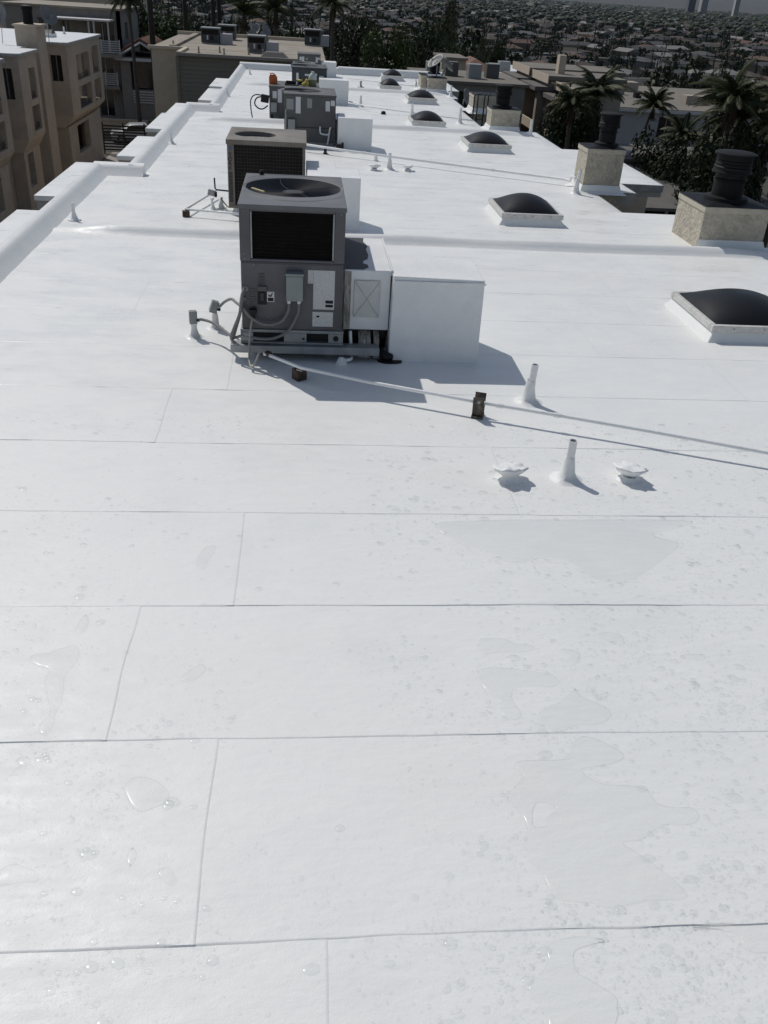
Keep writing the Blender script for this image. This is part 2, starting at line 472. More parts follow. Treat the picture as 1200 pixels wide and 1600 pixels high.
# ================================================================ the building under the camera
RIGHT = [(-3.0, 11.25, 6.6), (11.25, 13.05, 5.9), (13.05, 14.6, 4.68), (14.6, 15.4, 5.4), (15.4, 18.95, 6.15), (18.95, 21.28, 5.28),
         (21.28, 24.8, 4.1), (24.8, 27.6, 4.28), (27.6, 29.75, 4.44), (29.75, 33.5, 4.8)]
LEFT = [(-3.0, 14.27, -3.0), (14.27, 22.07, -2.5), (22.07, 33.5, -2.0)]
def bound(tab, y):
    for a, b_, x in tab:
        if a <= y < b_: return x
    return tab[-1][2]
GROUND_Z = -9.0
house = thing('apartment_building', 'flat roofed apartment building with freshly coated wet white roof filling the foreground', 'building', (1.3, 15, GROUND_Z))

# roofing sheets: courses laid across the roof, each lapped over the one nearer the camera
COURSE = 0.89; Y0 = 1.743
BREAKS = sorted({y for t in (RIGHT, LEFT) for a, b_, _ in t for y in (a, b_)})
END_LAPS = {-1: [0.10, 4.1], 0: [-0.32, 3.6], 1: [-0.76, 4.4], 2: [-0.31, 4.9], 3: [1.30], 4: [-0.94, 3.9], 5: [-0.54, 3.53], 6: [2.6], 7: [-1.5, 3.3], 8: [3.3], 9: [0.9, 3.75]}
def sheet(k, ya, yb, xa, xb, lip_right, ycourse):
    near = ya < 9
    dx = 0.05 if near else 0.30
    ny = 12 if near else 4
    nx = max(2, int((xb - xa) / dx))
    vs = []; fs = []
    rows = [ya, ya + 0.007, ya + 0.022] + [ya + (yb - ya) * j / ny for j in range(1, ny + 1)]
    cols = [xa + (xb - xa) * i / nx for i in range(nx)] + ([xb - 0.03, xb - 0.009] if lip_right else []) + [xb]
    cols = sorted(cols)
    ny = len(rows) - 1; nx = len(cols) - 1
    for j in range(ny + 1):
        y = rows[j]
        t = (y - ycourse) / COURSE
        for i in range(nx + 1):
            x = cols[i]
            yy = y
            wob = 0.010 * noise.noise((x * 0.8, k * 3.7, 0)) + 0.004 * noise.noise((x * 5.0, k * 1.7, 4))
            if t < 0.05: yy += wob
            lip = 0.0040 if y < 5 else max(0.0021, 0.0040 - (y - 5) * 0.0006)
            z = lip * (1 - t) * (0.75 + 0.7 * noise.noise((x * 1.1, k * 2.3, 9)))
            z += 0.0022 * noise.noise((x * 2.2, y * 3.1, 0.5)) * min(1, max(0, t * 4)) * min(1, max(0, (1 - t) * 4))
            if lip_right:
                q = max(0.0, 1 - (xb - x) / 0.30)
                z += (0.0014 if y < 7 else 0.0006) * q * q * (3 - 2 * q)
                if i >= nx - 2: x += 0.012 * noise.noise((y * 2.1, k, 3))
            vs.append((x, yy, z))
    w = nx + 1
    for j in range(ny):
        for i in range(nx):
            fs.append((j * w + i, j * w + i + 1, (j + 1) * w + i + 1, (j + 1) * w + i))
    o = len(vs)
    for i in range(w): vs.append((vs[i][0], vs[i][1] - 0.0085 - 0.006 * noise.noise((vs[i][0] * 3, k, 1)), -0.006))            # turned-down near edge
    for i in range(nx): fs.append((o + i, o + i + 1, i + 1, i))
    o = len(vs)
    for j in range(ny + 1):
        p = vs[j * w + nx]; vs.append((p[0] + 0.013 + 0.008 * noise.noise((p[1] * 4, k, 6)), p[1], -0.006))
    for j in range(ny): fs.append((j * w + nx, o + j, o + j + 1, (j + 1) * w + nx))
    me = bpy.data.meshes.new('roofing_sheet'); me.from_pydata(vs, [], fs); me.update()
    place('roofing_sheet', me, 'roof_coat', house, 50)
rnd = random.Random(3)
for k in range(-5, 36):
    yc = Y0 + COURSE * k; ye = min(yc + COURSE + 0.03, 33.45)
    if yc > 33.3: break
    laps = END_LAPS.get(k, [rnd.uniform(-1.6, 3.6)])
    cuts = [yc] + [b_ for b_ in BREAKS if yc + 0.02 < b_ < ye - 0.02] + [ye]
    for a, b_ in zip(cuts[:-1], cuts[1:]):
        ym = (a + b_) / 2
        xl = bound(LEFT, ym) + 0.02; xr = bound(RIGHT, ym) - 0.004
        xs = [xl] + [x for x in laps if xl + 0.3 < x < xr - 0.3] + [xr]
        for i in range(len(xs) - 1):
            last = i == len(xs) - 2
            sheet(k, a, b_, xs[i] - (0.05 if i else 0), xs[i + 1], not last, yc)

# deck edge below the sheets, and the walls
deck = MB(); wall = MB()
for a, b_, xr in RIGHT:
    deck.box(-1.9, xr, a + 0.002, b_ - 0.002, -0.20, -0.014)
    wall.box(-1.6, xr - 0.22, max(a, -2.9) + 0.01, b_ - 0.01 if b_ < 33 else 33.2, GROUND_Z, -0.20)
for a, b_, xl in LEFT:
    deck.box(xl - 0.02, -1.902, a + 0.002, b_ - 0.002, -0.20, -0.016)
    wall.box(xl + 0.05, -1.602, max(a, -2.9) + 0.01, b_ - 0.01 if b_ < 33 else 33.2, GROUND_Z, -0.202)
deck.build('roof_deck', 'fascia_paint', house)
wall.build('wall', 'stucco_tan', house)

# left parapet: sloped inner face, flat ledges over the bays with a gap between
LEDGES = [(-3.0, 11.07, -3.34), (11.87, 14.27, -3.35), (14.95, 17.0, -2.88), (17.95, 20.2, -2.89), (20.2, 22.07, -2.83), (22.75, 25.35, -2.41), (25.85, 28.1, -2.44), (28.85, 30.7, -2.02)]
def cant_profile(xl):
    return [(xl + 0.15, -0.012), (xl + 0.125, 0.004), (xl + 0.035, 0.105), (xl + 0.010, 0.132), (xl - 0.022, 0.1465), (xl - 0.085, 0.1485), (xl - 0.085, -0.03), (xl + 0.0, -0.03)]
for a, b_, xl in LEFT:
    m = MB(); n = max(4, int((b_ - a) / 0.25)); pr = cant_profile(xl); vs = []; fs = []
    for j in range(n + 1):
        y = a + (b_ - a) * j / n
        for q, (x, z) in enumerate(pr):
            w_ = 0.005 * noise.noise((y * 1.3, q * 0.7, xl)) if 0 < q < 6 else 0
            vs.append((x + w_, y, z + w_ * 0.6))
    c = len(pr)
    for j in range(n):
        for q in range(c): fs.append((j * c + q, j * c + (q + 1) % c, (j + 1) * c + (q + 1) % c, (j + 1) * c + q))
    fs.append(tuple(range(c))[::-1]); fs.append(tuple(range(n * c, n * c + c)))
    m.add(vs, fs).build('parapet', 'roof_coat', house, 38)
for y, xa, xb in ((14.27, -3.10, -2.36), (22.07, -2.60, -1.86)):        # returns where the parapet steps in
    MB().prism_x([(y - 0.17, -0.012), (y - 0.14, 0.006), (y - 0.05, 0.10), (y - 0.01, 0.135), (y + 0.04, 0.152), (y + 0.12, 0.153), (y + 0.12, -0.03)], xa, xb).build('parapet', 'roof_coat', house, 60)
m = MB(); vs = []; fs = []
pr = [(33.28, -0.012), (33.31, 0.02), (33.36, 0.15), (33.40, 0.19), (33.62, 0.195), (33.62, -0.3)]
m.prism_x(pr, -2.1, 1.2).build('parapet', 'roof_coat', house, 60)
MB().prism_x([(y, z + 0.03 if z > 0.1 else z) for y, z in pr], 1.202, 4.8).build('parapet', 'roof_coat', house, 60)
for i, (a, b_, xo) in enumerate(LEDGES):
    xl = bound(LEFT, (a + b_) / 2) - 0.075
    dz = -0.012 if i == 4 else 0
    MB().box(xo, xl, a, b_, 0.085 + dz, 0.149 + dz).build('ledge', 'roof_coat', house, bevel=0.006)
    MB().box(xo + 0.02, xl, a + 0.02, b_ - 0.02, -0.10, 0.084 + dz).build('fascia', 'fascia_paint', house, bevel=0.006)
    MB().box(xo + 0.07, xl, a + 0.09, b_ - 0.09, -7.0, -0.101).build('bay_wall', 'stucco_tan', house)

# low ridges between the units
for y, h, xa, xb in ((10.80, 0.095, -2.92, 6.3), (20.62, 0.095, -2.42, 5.2), (28.25, 0.09, -1.9, 4.4)):
    n = 40; vs = []; fs = []; P = 9
    for i in range(n + 1):
        x = xa + (xb - xa) * i / n
        yo = 0.05 * noise.noise((x * 0.5, y, 2)); hh = h * (1 + 0.15 * noise.noise((x * 1.1, y, 7)))
        hh *= min(1.0, (0.12 + i / 4.0), (0.12 + (n - i) / 4.0))
        for q in range(P):
            t = -1 + 2 * q / (P - 1)
            vs.append((x, y + yo + t * 0.17, -0.006 + hh * (0.5 + 0.5 * math.cos(t * math.pi))))
    for i in range(n):
        for q in range(P - 1): fs.append((i * P + q, (i + 1) * P + q, (i + 1) * P + q + 1, i * P + q + 1))
    MB().add(vs, fs).build('ridge', 'roof_coat', house, True)

# drip edge along the right side
for a, b_, xr in RIGHT:
    MB().box(xr - 0.001, xr + 0.018, a, b_, -0.11, -0.002).build('drip_edge', 'galvanised', house)
MB().box(4.70, 5.92, 13.052, 13.072, -0.11, -0.002).build('drip_edge', 'galvanised', house)
MB().box(5.42, 6.16, 15.378, 15.398, -0.11, -0.002).build('drip_edge', 'galvanised', house)

# chimneys: stucco stack, trim band, black pan, round flue with cap
def chimney(x0, x1, y0, y1, h, flue, label, nearest=False):
    m = MB(); nx, nz = 14, 10
    m.box(x0, x1, y0, y1, -1.0, h - 0.075)
    ch = m.build('chimney', 'stucco_chimney', house)
    ch['label'] = label
    MB().box(x0 - 0.012, x1 + 0.012, y0 - 0.012, y1 + 0.012, h - 0.074, h).build('trim_band', 'stucco_trim', ch, bevel=0.008)
    MB().add([(x0 - 0.02, y0 - 0.02, h + 0.003), (x1 + 0.02, y0 - 0.02, h + 0.003), (x1 + 0.02, y1 + 0.02, h + 0.003), (x0 - 0.02, y1 + 0.02, h + 0.003),
              ((x0 + x1) / 2 - .1, (y0 + y1) / 2 - .1, h + 0.035), ((x0 + x1) / 2 + .1, (y0 + y1) / 2 - .1, h + 0.035), ((x0 + x1) / 2 + .1, (y0 + y1) / 2 + .1, h + 0.035), ((x0 + x1) / 2 - .1, (y0 + y1) / 2 + .1, h + 0.035)],
             [(0, 3, 2, 1), (4, 5, 6, 7), (0, 1, 5, 4), (1, 2, 6, 5), (2, 3, 7, 6), (3, 0, 4, 7)]).build('pan', 'chimney_pan', ch)
    # white flashing round the foot
    f = MB(); e = 0.035
    pts = [(x0 - e, y0 - e), (x1 + e, y0 - e), (x1 + e, y1 + e), (x0 - e, y1 + e)]
    inn = [(x0 - 0.008, y0 - 0.008), (x1 + 0.008, y0 - 0.008), (x1 + 0.008, y1 + 0.008), (x0 - 0.008, y1 + 0.008)]
    f.add([(x, y, -0.005) for x, y in [(x0 - .12, y0 - .12), (x1 + .12, y0 - .12), (x1 + .12, y1 + .12), (x0 - .12, y1 + .12)]] + [(x, y, 0.035) for x, y in pts] + [(x, y, 0.12) for x, y in inn],
          [(0, 1, 5, 4), (1, 2, 6, 5), (2, 3, 7, 6), (3, 0, 4, 7), (4, 5, 9, 8), (5, 6, 10, 9), (6, 7, 11, 10), (7, 4, 8, 11)])
    if nearest: f.f = [q for i_, q in enumerate(f.f) if i_ in (0, 1, 4, 5)]
    f.build('flashing', 'roof_coat', ch)
    if flue:
        cx, cy, r, fh = flue
        fl = MB().lathe((cx, cy, h), [(r * 1.25, 0.02), (r * 1.2, 0.06), (r * 0.86, 0.075), (r * 0.84, fh * 0.42), (r * 0.92, fh * 0.44), (r * 0.92, fh * 0.46), (r * 0.84, fh * 0.48), (r * 0.84, fh * 0.56)], 28).build('flue', 'flue_black', ch, 35)
        MB().lathe((cx, cy, h), [(r * 0.80, fh * 0.57), (r * 1.08, fh * 0.575), (r * 1.10, fh * 0.60), (r * 1.02, fh * 0.66), (r * 1.02, fh * 0.68), (r * 1.05, fh * 0.70), (r * 0.98, fh * 0.72),
                                 (r * 0.98, fh * 0.76), (r * 1.01, fh * 0.77), (r * 0.98, fh * 0.78), (r * 0.98, fh * 0.82), (r * 1.01, fh * 0.83), (r * 0.98, fh * 0.84), (r * 0.98, fh * 0.93), (r * 1.14, fh * 0.935), (r * 1.15, fh * 0.97), (r * 1.0, fh * 0.99), (r * 0.3, fh)], 28).build('flue_cap', 'flue_black', ch, 35)
    return ch
chimney(5.03, 5.88, 11.06, 11.95, 0.52, (5.45, 11.48, 0.225, 0.60), 'rough stucco chimney with black round flue nearest the right edge', True)
chimney(4.46, 5.06, 14.46, 15.0, 0.66, (4.82, 14.73, 0.155, 0.50), 'stucco chimney with black flue at the notch in the roof edge')
chimney(4.18, 4.82, 21.06, 21.62, 0.46, (4.45, 21.32, 0.18, 0.48), 'stucco chimney with wide black flue cap, third from the camera')
chimney(3.70, 4.25, 28.70, 29.25, 0.41, None, 'stained stucco chimney at far end carrying a satellite dish')
chimney(3.52, 3.69, 29.0, 29.75, 0.45, (3.95, 29.45, 0.16, 0.42), 'narrow stucco chimney beside the far satellite dish')
chimney(4.34, 5.0, 24.35, 25.1, 0.42, None, 'plain stucco chimney behind the black roof ladder')

# roof ladder rails at the right edge
lad = thing('roof_ladder', 'black iron roof ladder rails standing at the right roof edge', 'ladder', (4.25, 23.1, 0))
for x in (4.13, 4.22, 4.38, 4.47):
    MB().tube([(x, 23.15, -1.2), (x, 23.15, 0.50), (x + 0.0, 23.10, 0.55), (x, 22.95 if x < 4.3 else 23.0, 0.56)], 0.017, 8).build('rail', 'iron', lad, True)
for z in (-0.9, -0.6, -0.3, 0.0):
    MB().tube([(4.22, 23.15, z), (4.38, 23.15, z)], 0.012, 6).build('rung', 'iron', lad, True)
MB().tube([(4.13, 22.95, 0.56), (4.22, 22.95, 0.56)], 0.017, 6).build('rail', 'iron', lad, True)

# ---------------------------------------------------------------- skylights
def skylight(x0, y0, w, d, label, weathered=False):
    g = 'dome skylights on the white roof'
    t = thing('dome_skylight', label, 'skylight', (x0 + w / 2, y0 + d / 2, 0), g)
    e = 0.05
    m = MB()
    m.add([(x0 - e, y0 - e, -0.005), (x0 + w + e, y0 - e, -0.005), (x0 + w + e, y0 + d + e, -0.005), (x0 - e, y0 + d + e, -0.005),
           (x0 + .015, y0 + .015, 0.095), (x0 + w - .015, y0 + .015, 0.095), (x0 + w - .015, y0 + d - .015, 0.095), (x0 + .015, y0 + d - .015, 0.095)],
          [(4, 5, 6, 7), (0, 1, 5, 4), (1, 2, 6, 5), (2, 3, 7, 6), (3, 0, 4, 7)])
    m.build('curb', 'roof_coat', t, bevel=0.012)
    fm = 'skylight_frame'
    fr = MB(); b_ = 0.045; z0, z1 = 0.088, 0.152
    fr.box(x0 - .012, x0 + w + .012, y0 - .012, y0 + b_, z0, z1); fr.box(x0 - .012, x0 + w + .012, y0 + d - b_, y0 + d + .012, z0, z1)
    fr.box(x0 - .011, x0 + b_, y0 + b_ + .001, y0 + d - b_ - .001, z0 + .001, z1 - .001); fr.box(x0 + w - b_, x0 + w + .011, y0 + b_ + .001, y0 + d - b_ - .001, z0 + .001, z1 - .001)
    fr.build('frame', fm, t, bevel=0.007)
    n = 22; vs = []; fs = []
    xa, xb, ya, yb = x0 + b_ * .7, x0 + w - b_ * .7, y0 + b_ * .7, y0 + d - b_ * .7
    for j in range(n + 1):
        for i in range(n + 1):
            u, v = -1 + 2 * i / n, -1 + 2 * j / n
            hgt = 0.165 * (max(0, 1 - u * u) ** 0.8) * (max(0, 1 - v * v) ** 0.8)
            vs.append((xa + (xb - xa) * i / n, ya + (yb - ya) * j / n, 0.150 + hgt))
    for j in range(n):
        for i in range(n): fs.append((j * (n + 1) + i, j * (n + 1) + i + 1, (j + 1) * (n + 1) + i + 1, (j + 1) * (n + 1) + i))
    MB().add(vs, fs).build('dome', 'skylight_acrylic', t, True)
    for i, (px, py) in enumerate(((x0 + .2 * w, y0 - .013), (x0 + .8 * w, y0 - .013), (x0 + .5 * w, y0 - .013))):
        MB().lathe((px, py, 0.125), [(0.009, 0), (0.007, 0.004)], 8, Matrix.Rotation(R(90), 3, 'X')).build('screw', 'galvanised', t)
for a in ((3.78, 7.57, 0.98, 1.05, 'large black dome skylight cut by the right picture edge'),
          (2.67, 11.97, 0.82, 0.98, 'black dome skylight with weathered frame, right of the two nearest air conditioners'),
          (3.20, 18.02, 0.83, 0.98, 'black dome skylight with weathered frame beside the third chimney'),
          (2.42, 20.98, 0.74, 0.9, 'dark skylight dome whose curb is hidden behind the middle roof ridge'),
          (2.82, 25.7, 0.76, 0.9, 'black dome skylight on white curb left of the roof ladder'),
          (2.28, 28.62, 0.62, 0.8, 'low dark skylight dome showing only its top behind the far ridge'),
          (2.62, 32.0, 0.68, 0.8, 'farthest dome skylight in front of the end parapet')):
    skylight(*a)

# ---------------------------------------------------------------- vent pipes with coated boots
def lump(m, amt, sc):
    m.v = [(x + amt * noise.noise((x * sc, y * sc, z * sc)), y + amt * noise.noise((x * sc + 9, y * sc, z * sc)), z) if z > 0.004 else (x, y, z) for x, y, z in m.v]
    return m
def vent_pipe(x, y, h, label, lean=(0, 0), boot=0.10, r=0.027):
    t = thing('vent_pipe', label, 'vent pipe', (x, y, 0), 'white vent pipes on the roof')
    prof = [(boot * 1.25, -0.004), (boot, 0.004), (boot * 0.62, 0.022), (boot * 0.46, 0.06), (r * 1.35, 0.12), (r * 1.2, h * 0.55), (r * 1.02, h * 0.60)]
    m = MB().lathe((x, y, 0), prof, 18, cap=False)
    lump(m, 0.012, 24).build('boot', 'roof_coat', t, True)
    p = MB().tube([(x, y, 0.02), (x + lean[0] * .5, y + lean[1] * .5, h * .5), (x + lean[0], y + lean[1], h)], r, 16, cap=False)
    p.tube([(x + lean[0], y + lean[1], h), (x + lean[0] * .9, y + lean[1] * .9, h - .12)], r * 0.8, 16, cap=False)
    # rim between the outer and inner wall
    rim = MB(); c = Vector((x + lean[0], y + lean[1], h + 0.0005)); vs = []
    for k in range(16):
        a = 2 * math.pi * k / 16; vs.append(c + Vector((r * math.cos(a), r * math.sin(a), 0)))
    for k in range(16):
        a = 2 * math.pi * k / 16; vs.append(c + Vector((r * .78 * math.cos(a), r * .78 * math.sin(a), 0)))
    rim.add(vs, [(k, (k + 1) % 16, 16 + (k + 1) % 16, 16 + k) for k in range(16)])
    p.build('pipe', 'duct_coat', t, 60)
    rim.build('rim', 'white_pvc', t)
    MB().lathe((x + lean[0], y + lean[1], h - 0.016), [(r * .79, 0), (r * .79, 0.004)], 12).build('bore_shade_disc', 'black', t)  # black disc in the pipe mouth, painted for the shade inside
for a in ((1.71, 4.87, 0.275, 'vent pipe standing between two squat roof vents in the foreground', (0.0, 0)),
          (1.73, 6.09, 0.30, 'vent pipe just right of the big duct shadow', (0.012, 0)),
          (1.47, 15.7, 0.26, 'thin vent pipe beside the gas line behind the second air conditioner'),
          (4.32, 14.31, 0.36, 'vent pipe leaning at the foot of the second chimney', (0.02, 0)),
          (4.99, 20.6, 0.34, 'white vent pipe right of the third chimney'),
          (2.61, 22.87, 0.30, 'slender vent pipe behind the middle skylight'),
          (3.66, 22.15, 0.33, 'white vent pipe left of the roof ladder'),
          (4.3, 28.06, 0.30, 'vent pipe in front of the far dish chimney'),
          (2.39, 29.58, 0.30, 'vent pipe between the two farthest skylights'),
          (3.55, 30.6, 0.2, 'short vent pipe near the end parapet'),
          (1.47, 24.4, 0.26, 'curved end vent pipe near the far duct box')):
    vent_pipe(*a)
for x, y, h, lab in ((-2.74, 11.28, 0.20, 'pointed coated stub by the nearest parapet gap'), (-2.33, 17.3, 0.19, 'pointed coated stub beside the second parapet section'),
                     (-1.92, 25.2, 0.19, 'pointed coated stub beside the third parapet section'), (-1.67, 31.5, 0.19, 'pointed coated stub at the far left corner')):
    t = MB().lathe((x, y, 0), [(0.10, -0.004), (0.055, 0.012), (0.032, 0.04), (0.022, 0.10), (0.019, h - .01), (0.021, h), (0.004, h + 0.004)], 14)
    tag(lump(t, 0.012, 14).build('coated_stub', 'duct_coat', None, True, loc=(x, y, 0)), lab, 'roof stub', 'coated stubs along the left parapet')

# squat hooded vents, thick with coating
def hood_vent(x, y, label, s=1.0, tilt=0.0, seed=0):
    m = MB().lathe((0, 0, 0), [(0.10, -0.004), (0.070, 0.008), (0.052, 0.024), (0.046, 0.040), (0.058, 0.052), (0.078, 0.066), (0.098, 0.082), (0.112, 0.097), (0.114, 0.106), (0.098, 0.112), (0.03, 0.112)], 24)
    rot = Matrix.Rotation(tilt, 3, 'X') @ Matrix.Rotation(seed, 3, 'Z')
    vs = []
    for p in m.v:
        q = Vector(p); k = noise.noise((q.x * 20 + seed, q.y * 20, q.z * 20))
        k2 = noise.noise((q.x * 45 + seed, q.y * 45, q.z * 30 + 3))
        q2 = Vector((q.x * (1 + .26 * k + .10 * k2), q.y * (0.80 + .24 * k + .10 * k2), q.z * (1 + (0.22 * k + .12 * k2 if q.z > .05 else 0))))
        if q.z > 0.05: q2 = rot @ q2
        vs.append((q2.x * s, q2.y * s, q2.z * s * 0.80))
    m.v = vs
    o = m.build('hood_vent', 'duct_coat', None, True); o.location = (x, y, 0)
    tag(o, label, 'roof vent', 'squat roof vents')
hood_vent(1.33, 4.83, 'squat hooded roof vent left of the foreground vent pipe', 1.0, R(-15), 0.4)
hood_vent(2.12, 4.86, 'squat hooded roof vent right of the foreground vent pipe', 1.0, R(-13), 2.1)
hood_vent(1.21, 15.58, 'small hooded roof vent left of the gas line pipe stub', 0.95, R(-10), 3.0)
hood_vent(1.78, 15.66, 'small hooded roof vent right of the gas line pipe stub', 0.95, R(-10), 4.2)

# ---------------------------------------------------------------- water lying on the roof
PUDDLES = [[(1.185, 2.613), (1.236, 2.603), (1.29, 2.563), (1.336, 2.507), (1.292, 2.47), (1.215, 2.45), (1.142, 2.437), (1.153, 2.393), (1.21, 2.355), (1.298, 2.346), (1.37, 2.323), (1.388, 2.26), (1.44, 2.234), (1.517, 2.229), (1.531, 2.189), (1.487, 2.153), (1.389, 2.154), (1.324, 2.124), (1.268, 2.088), (1.196, 2.078), (1.223, 2.047), (1.269, 1.997), (1.326, 1.925), (1.356, 1.857), (1.323, 1.836), (1.213, 1.835), (1.129, 1.822), (1.058, 1.814), (0.996, 1.838), (0.901, 1.852), (0.875, 1.886), (0.859, 1.965), (0.822, 2.024), (0.811, 2.06), (0.848, 2.133), (0.846, 2.21), (0.812, 2.277), (0.803, 2.304), (0.879, 2.386), (0.892, 2.407), (0.872, 2.451), (0.9, 2.484), (1.087, 2.49), (1.122, 2.535), (1.154, 2.589)], [(0.898, 2.247), (0.921, 2.276), (0.958, 2.27), (0.983, 2.238), (0.941, 2.2), (0.921, 2.162), (0.882, 2.163), (0.886, 2.208)], [(0.822, 3.03), (0.878, 3.054), (0.968, 3.044), (1.068, 3.023), (1.153, 2.997), (1.178, 2.95), (1.134, 2.917), (1.045, 2.924), (0.974, 2.916), (0.943, 2.871), (0.945, 2.809), (0.962, 2.758), (0.938, 2.716), (0.89, 2.722), (0.871, 2.759), (0.874, 2.828), (0.826, 2.909), (0.811, 2.983)], [(1.028, 2.739), (1.069, 2.781), (1.148, 2.823), (1.215, 2.885), (1.239, 2.903), (1.252, 2.857), (1.309, 2.812), (1.353, 2.767), (1.346, 2.725), (1.284, 2.684), (1.184, 2.678), (1.102, 2.642), (1.059, 2.664), (1.025, 2.698)], [(0.858, 3.239), (0.882, 3.26), (0.984, 3.259), (1.031, 3.221), (1.102, 3.206), (1.118, 3.185), (1.059, 3.161), (0.952, 3.162), (0.862, 3.147), (0.85, 3.178)], [(0.845, 1.705), (0.81, 1.677), (0.804, 1.634), (0.773, 1.598), (0.73, 1.568), (0.721, 1.546), (0.735, 1.51), (0.758, 1.458), (0.771, 1.407), (0.923, 1.4), (0.977, 1.448), (0.988, 1.481), (0.993, 1.512), (0.958, 1.545), (0.921, 1.574), (0.892, 1.602), (0.9, 1.664), (0.953, 1.686), (1.013, 1.7), (0.961, 1.715), (0.905, 1.717)], [(1.324, 1.736), (1.398, 1.726), (1.467, 1.705), (1.469, 1.664), (1.496, 1.639), (1.546, 1.637), (1.6, 1.634), (1.649, 1.733), (1.453, 1.738)], [(0.785, 4.297), (0.903, 4.094), (1.037, 4.03), (1.156, 3.905), (1.422, 3.969), (1.551, 3.785), (1.674, 3.726), (1.835, 3.786), (2.046, 3.973), (2.171, 4.106), (2.054, 4.207), (2.344, 4.354), (1.636, 4.359), (1.094, 4.344)], [(-1.179, 3.122), (-1.172, 3.165), (-1.11, 3.176), (-1.044, 3.216), (-1.009, 3.226), (-0.984, 3.2), (-0.972, 3.134), (-1.002, 3.028), (-0.993, 2.953), (-0.979, 2.848), (-0.988, 2.792), (-0.981, 2.737), (-0.989, 2.689), (-1.009, 2.668), (-1.034, 2.684), (-1.04, 2.726), (-1.018, 2.774), (-1.026, 2.824), (-1.06, 2.914), (-1.086, 2.995), (-1.078, 3.043), (-1.098, 3.071), (-1.138, 3.086)], [(-0.648, 2.383), (-0.631, 2.424), (-0.602, 2.441), (-0.544, 2.427), (-0.489, 2.379), (-0.473, 2.342), (-0.488, 2.31), (-0.539, 2.284), (-0.568, 2.273), (-0.598, 2.291), (-0.623, 2.326)], [(-1.038, 2.025), (-1.0, 2.04), (-0.968, 2.063), (-0.919, 2.05), (-0.87, 2.023), (-0.862, 2.006), (-0.871, 1.987), (-0.917, 1.989), (-0.983, 1.978), (-1.025, 1.983)], [(-0.473, 2.005), (-0.458, 2.03), (-0.43, 2.03), (-0.403, 1.99), (-0.401, 1.965), (-0.42, 1.953), (-0.447, 1.972)], [(-0.586, 2.06), (-0.584, 2.095), (-0.573, 2.117), (-0.556, 2.103), (-0.551, 2.068), (-0.567, 2.035)], [(-1.029, 3.323), (-1.028, 3.387), (-1.008, 3.452), (-0.988, 3.427), (-0.981, 3.37), (-0.999, 3.315)], [(-0.51, 2.994), (-0.483, 3.042), (-0.427, 3.091), (-0.406, 3.062), (-0.424, 3.013), (-0.458, 2.983), (-0.494, 2.975)], [(-0.531, 3.876), (-0.528, 3.956), (-0.502, 4.039), (-0.459, 4.065), (-0.44, 4.04), (-0.465, 3.937), (-0.48, 3.857), (-0.504, 3.828)], [(1.448, 3.287), (1.516, 3.302), (1.571, 3.276), (1.563, 3.216), (1.512, 3.223), (1.464, 3.249)], [(1.801, 3.117), (1.857, 3.136), (1.927, 3.13), (1.918, 3.099), (1.857, 3.1)], [(1.893, 2.766), (1.942, 2.788), (1.976, 2.777), (1.947, 2.742), (1.901, 2.74)], [(1.237, 3.174), (1.292, 3.173), (1.324, 3.142), (1.293, 3.079), (1.265, 3.073), (1.262, 3.123)]]
def puddle(outline, hole=None):
    loops = [outline] + ([hole] if hole else [])
    bm = bmesh.new(); edges = []
    zr = [(0.0, 0.0005), (0.0020, 0.0045), (0.0050, 0.0068), (0.0095, 0.0078)]
    for li, lp in enumerate(loops):
        pts = [Vector((p[0], p[1])) for p in spline([(a, b_) for a, b_ in lp], 5, True)]
        area = sum(pts[i - 1].x * pts[i].y - pts[i].x * pts[i - 1].y for i in range(len(pts)))
        if (area < 0) != (li == 1): pts = pts[::-1]
        n = len(pts); rings = []
        for off, z in zr:
            ring = []
            for i in range(n):
                t = (pts[(i + 1) % n] - pts[i - 1]).normalized(); nrm = Vector((-t.y, t.x))
                p = pts[i] + nrm * off
                ring.append(bm.verts.new((p.x, p.y, z)))
            rings.append(ring)
        for a, b_ in zip(rings[:-1], rings[1:]):
            for i in range(n): bm.faces.new((a[i], a[(i + 1) % n], b_[(i + 1) % n], b_[i]))
        edges += [bm.edges.get((rings[-1][i], rings[-1][(i + 1) % n])) for i in range(n)]
    bmesh.ops.triangle_fill(bm, edges=edges, use_beauty=True)
    bmesh.ops.recalc_face_normals(bm, faces=bm.faces)
    me = bpy.data.meshes.new('puddle'); bm.to_mesh(me); bm.free()
    tag(place('puddle', me, 'water', None, True), kind='structure')
i = 0
while i < len(PUDDLES):
    if i == 0: puddle(PUDDLES[0], PUDDLES[1]); i = 2
    else: puddle(PUDDLES[i]); i += 1

def in_poly(x, y, poly):
    c = False; j = len(poly) - 1
    for i in range(len(poly)):
        if (poly[i][1] > y) != (poly[j][1] > y) and x < (poly[j][0] - poly[i][0]) * (y - poly[i][1]) / (poly[j][1] - poly[i][1]) + poly[i][0]: c = not c
        j = i
    return c
DOME = []
for rr, hh in ((1.0, 0.0), (0.90, 0.42), (0.55, 0.86)): DOME += [(rr * math.cos(2 * math.pi * k / 10), rr * math.sin(2 * math.pi * k / 10), hh) for k in range(10)]
DOMEF = [(j * 10 + k, j * 10 + (k + 1) % 10, (j + 1) * 10 + (k + 1) % 10, (j + 1) * 10 + k) for j in range(2) for k in range(10)] + [tuple(range(20, 30))]
drops = MB(); rnd = random.Random(11); placed = 0; BOX = [(min(p[0] for p in q), max(p[0] for p in q), min(p[1] for p in q), max(p[1] for p in q)) for q in PUDDLES]
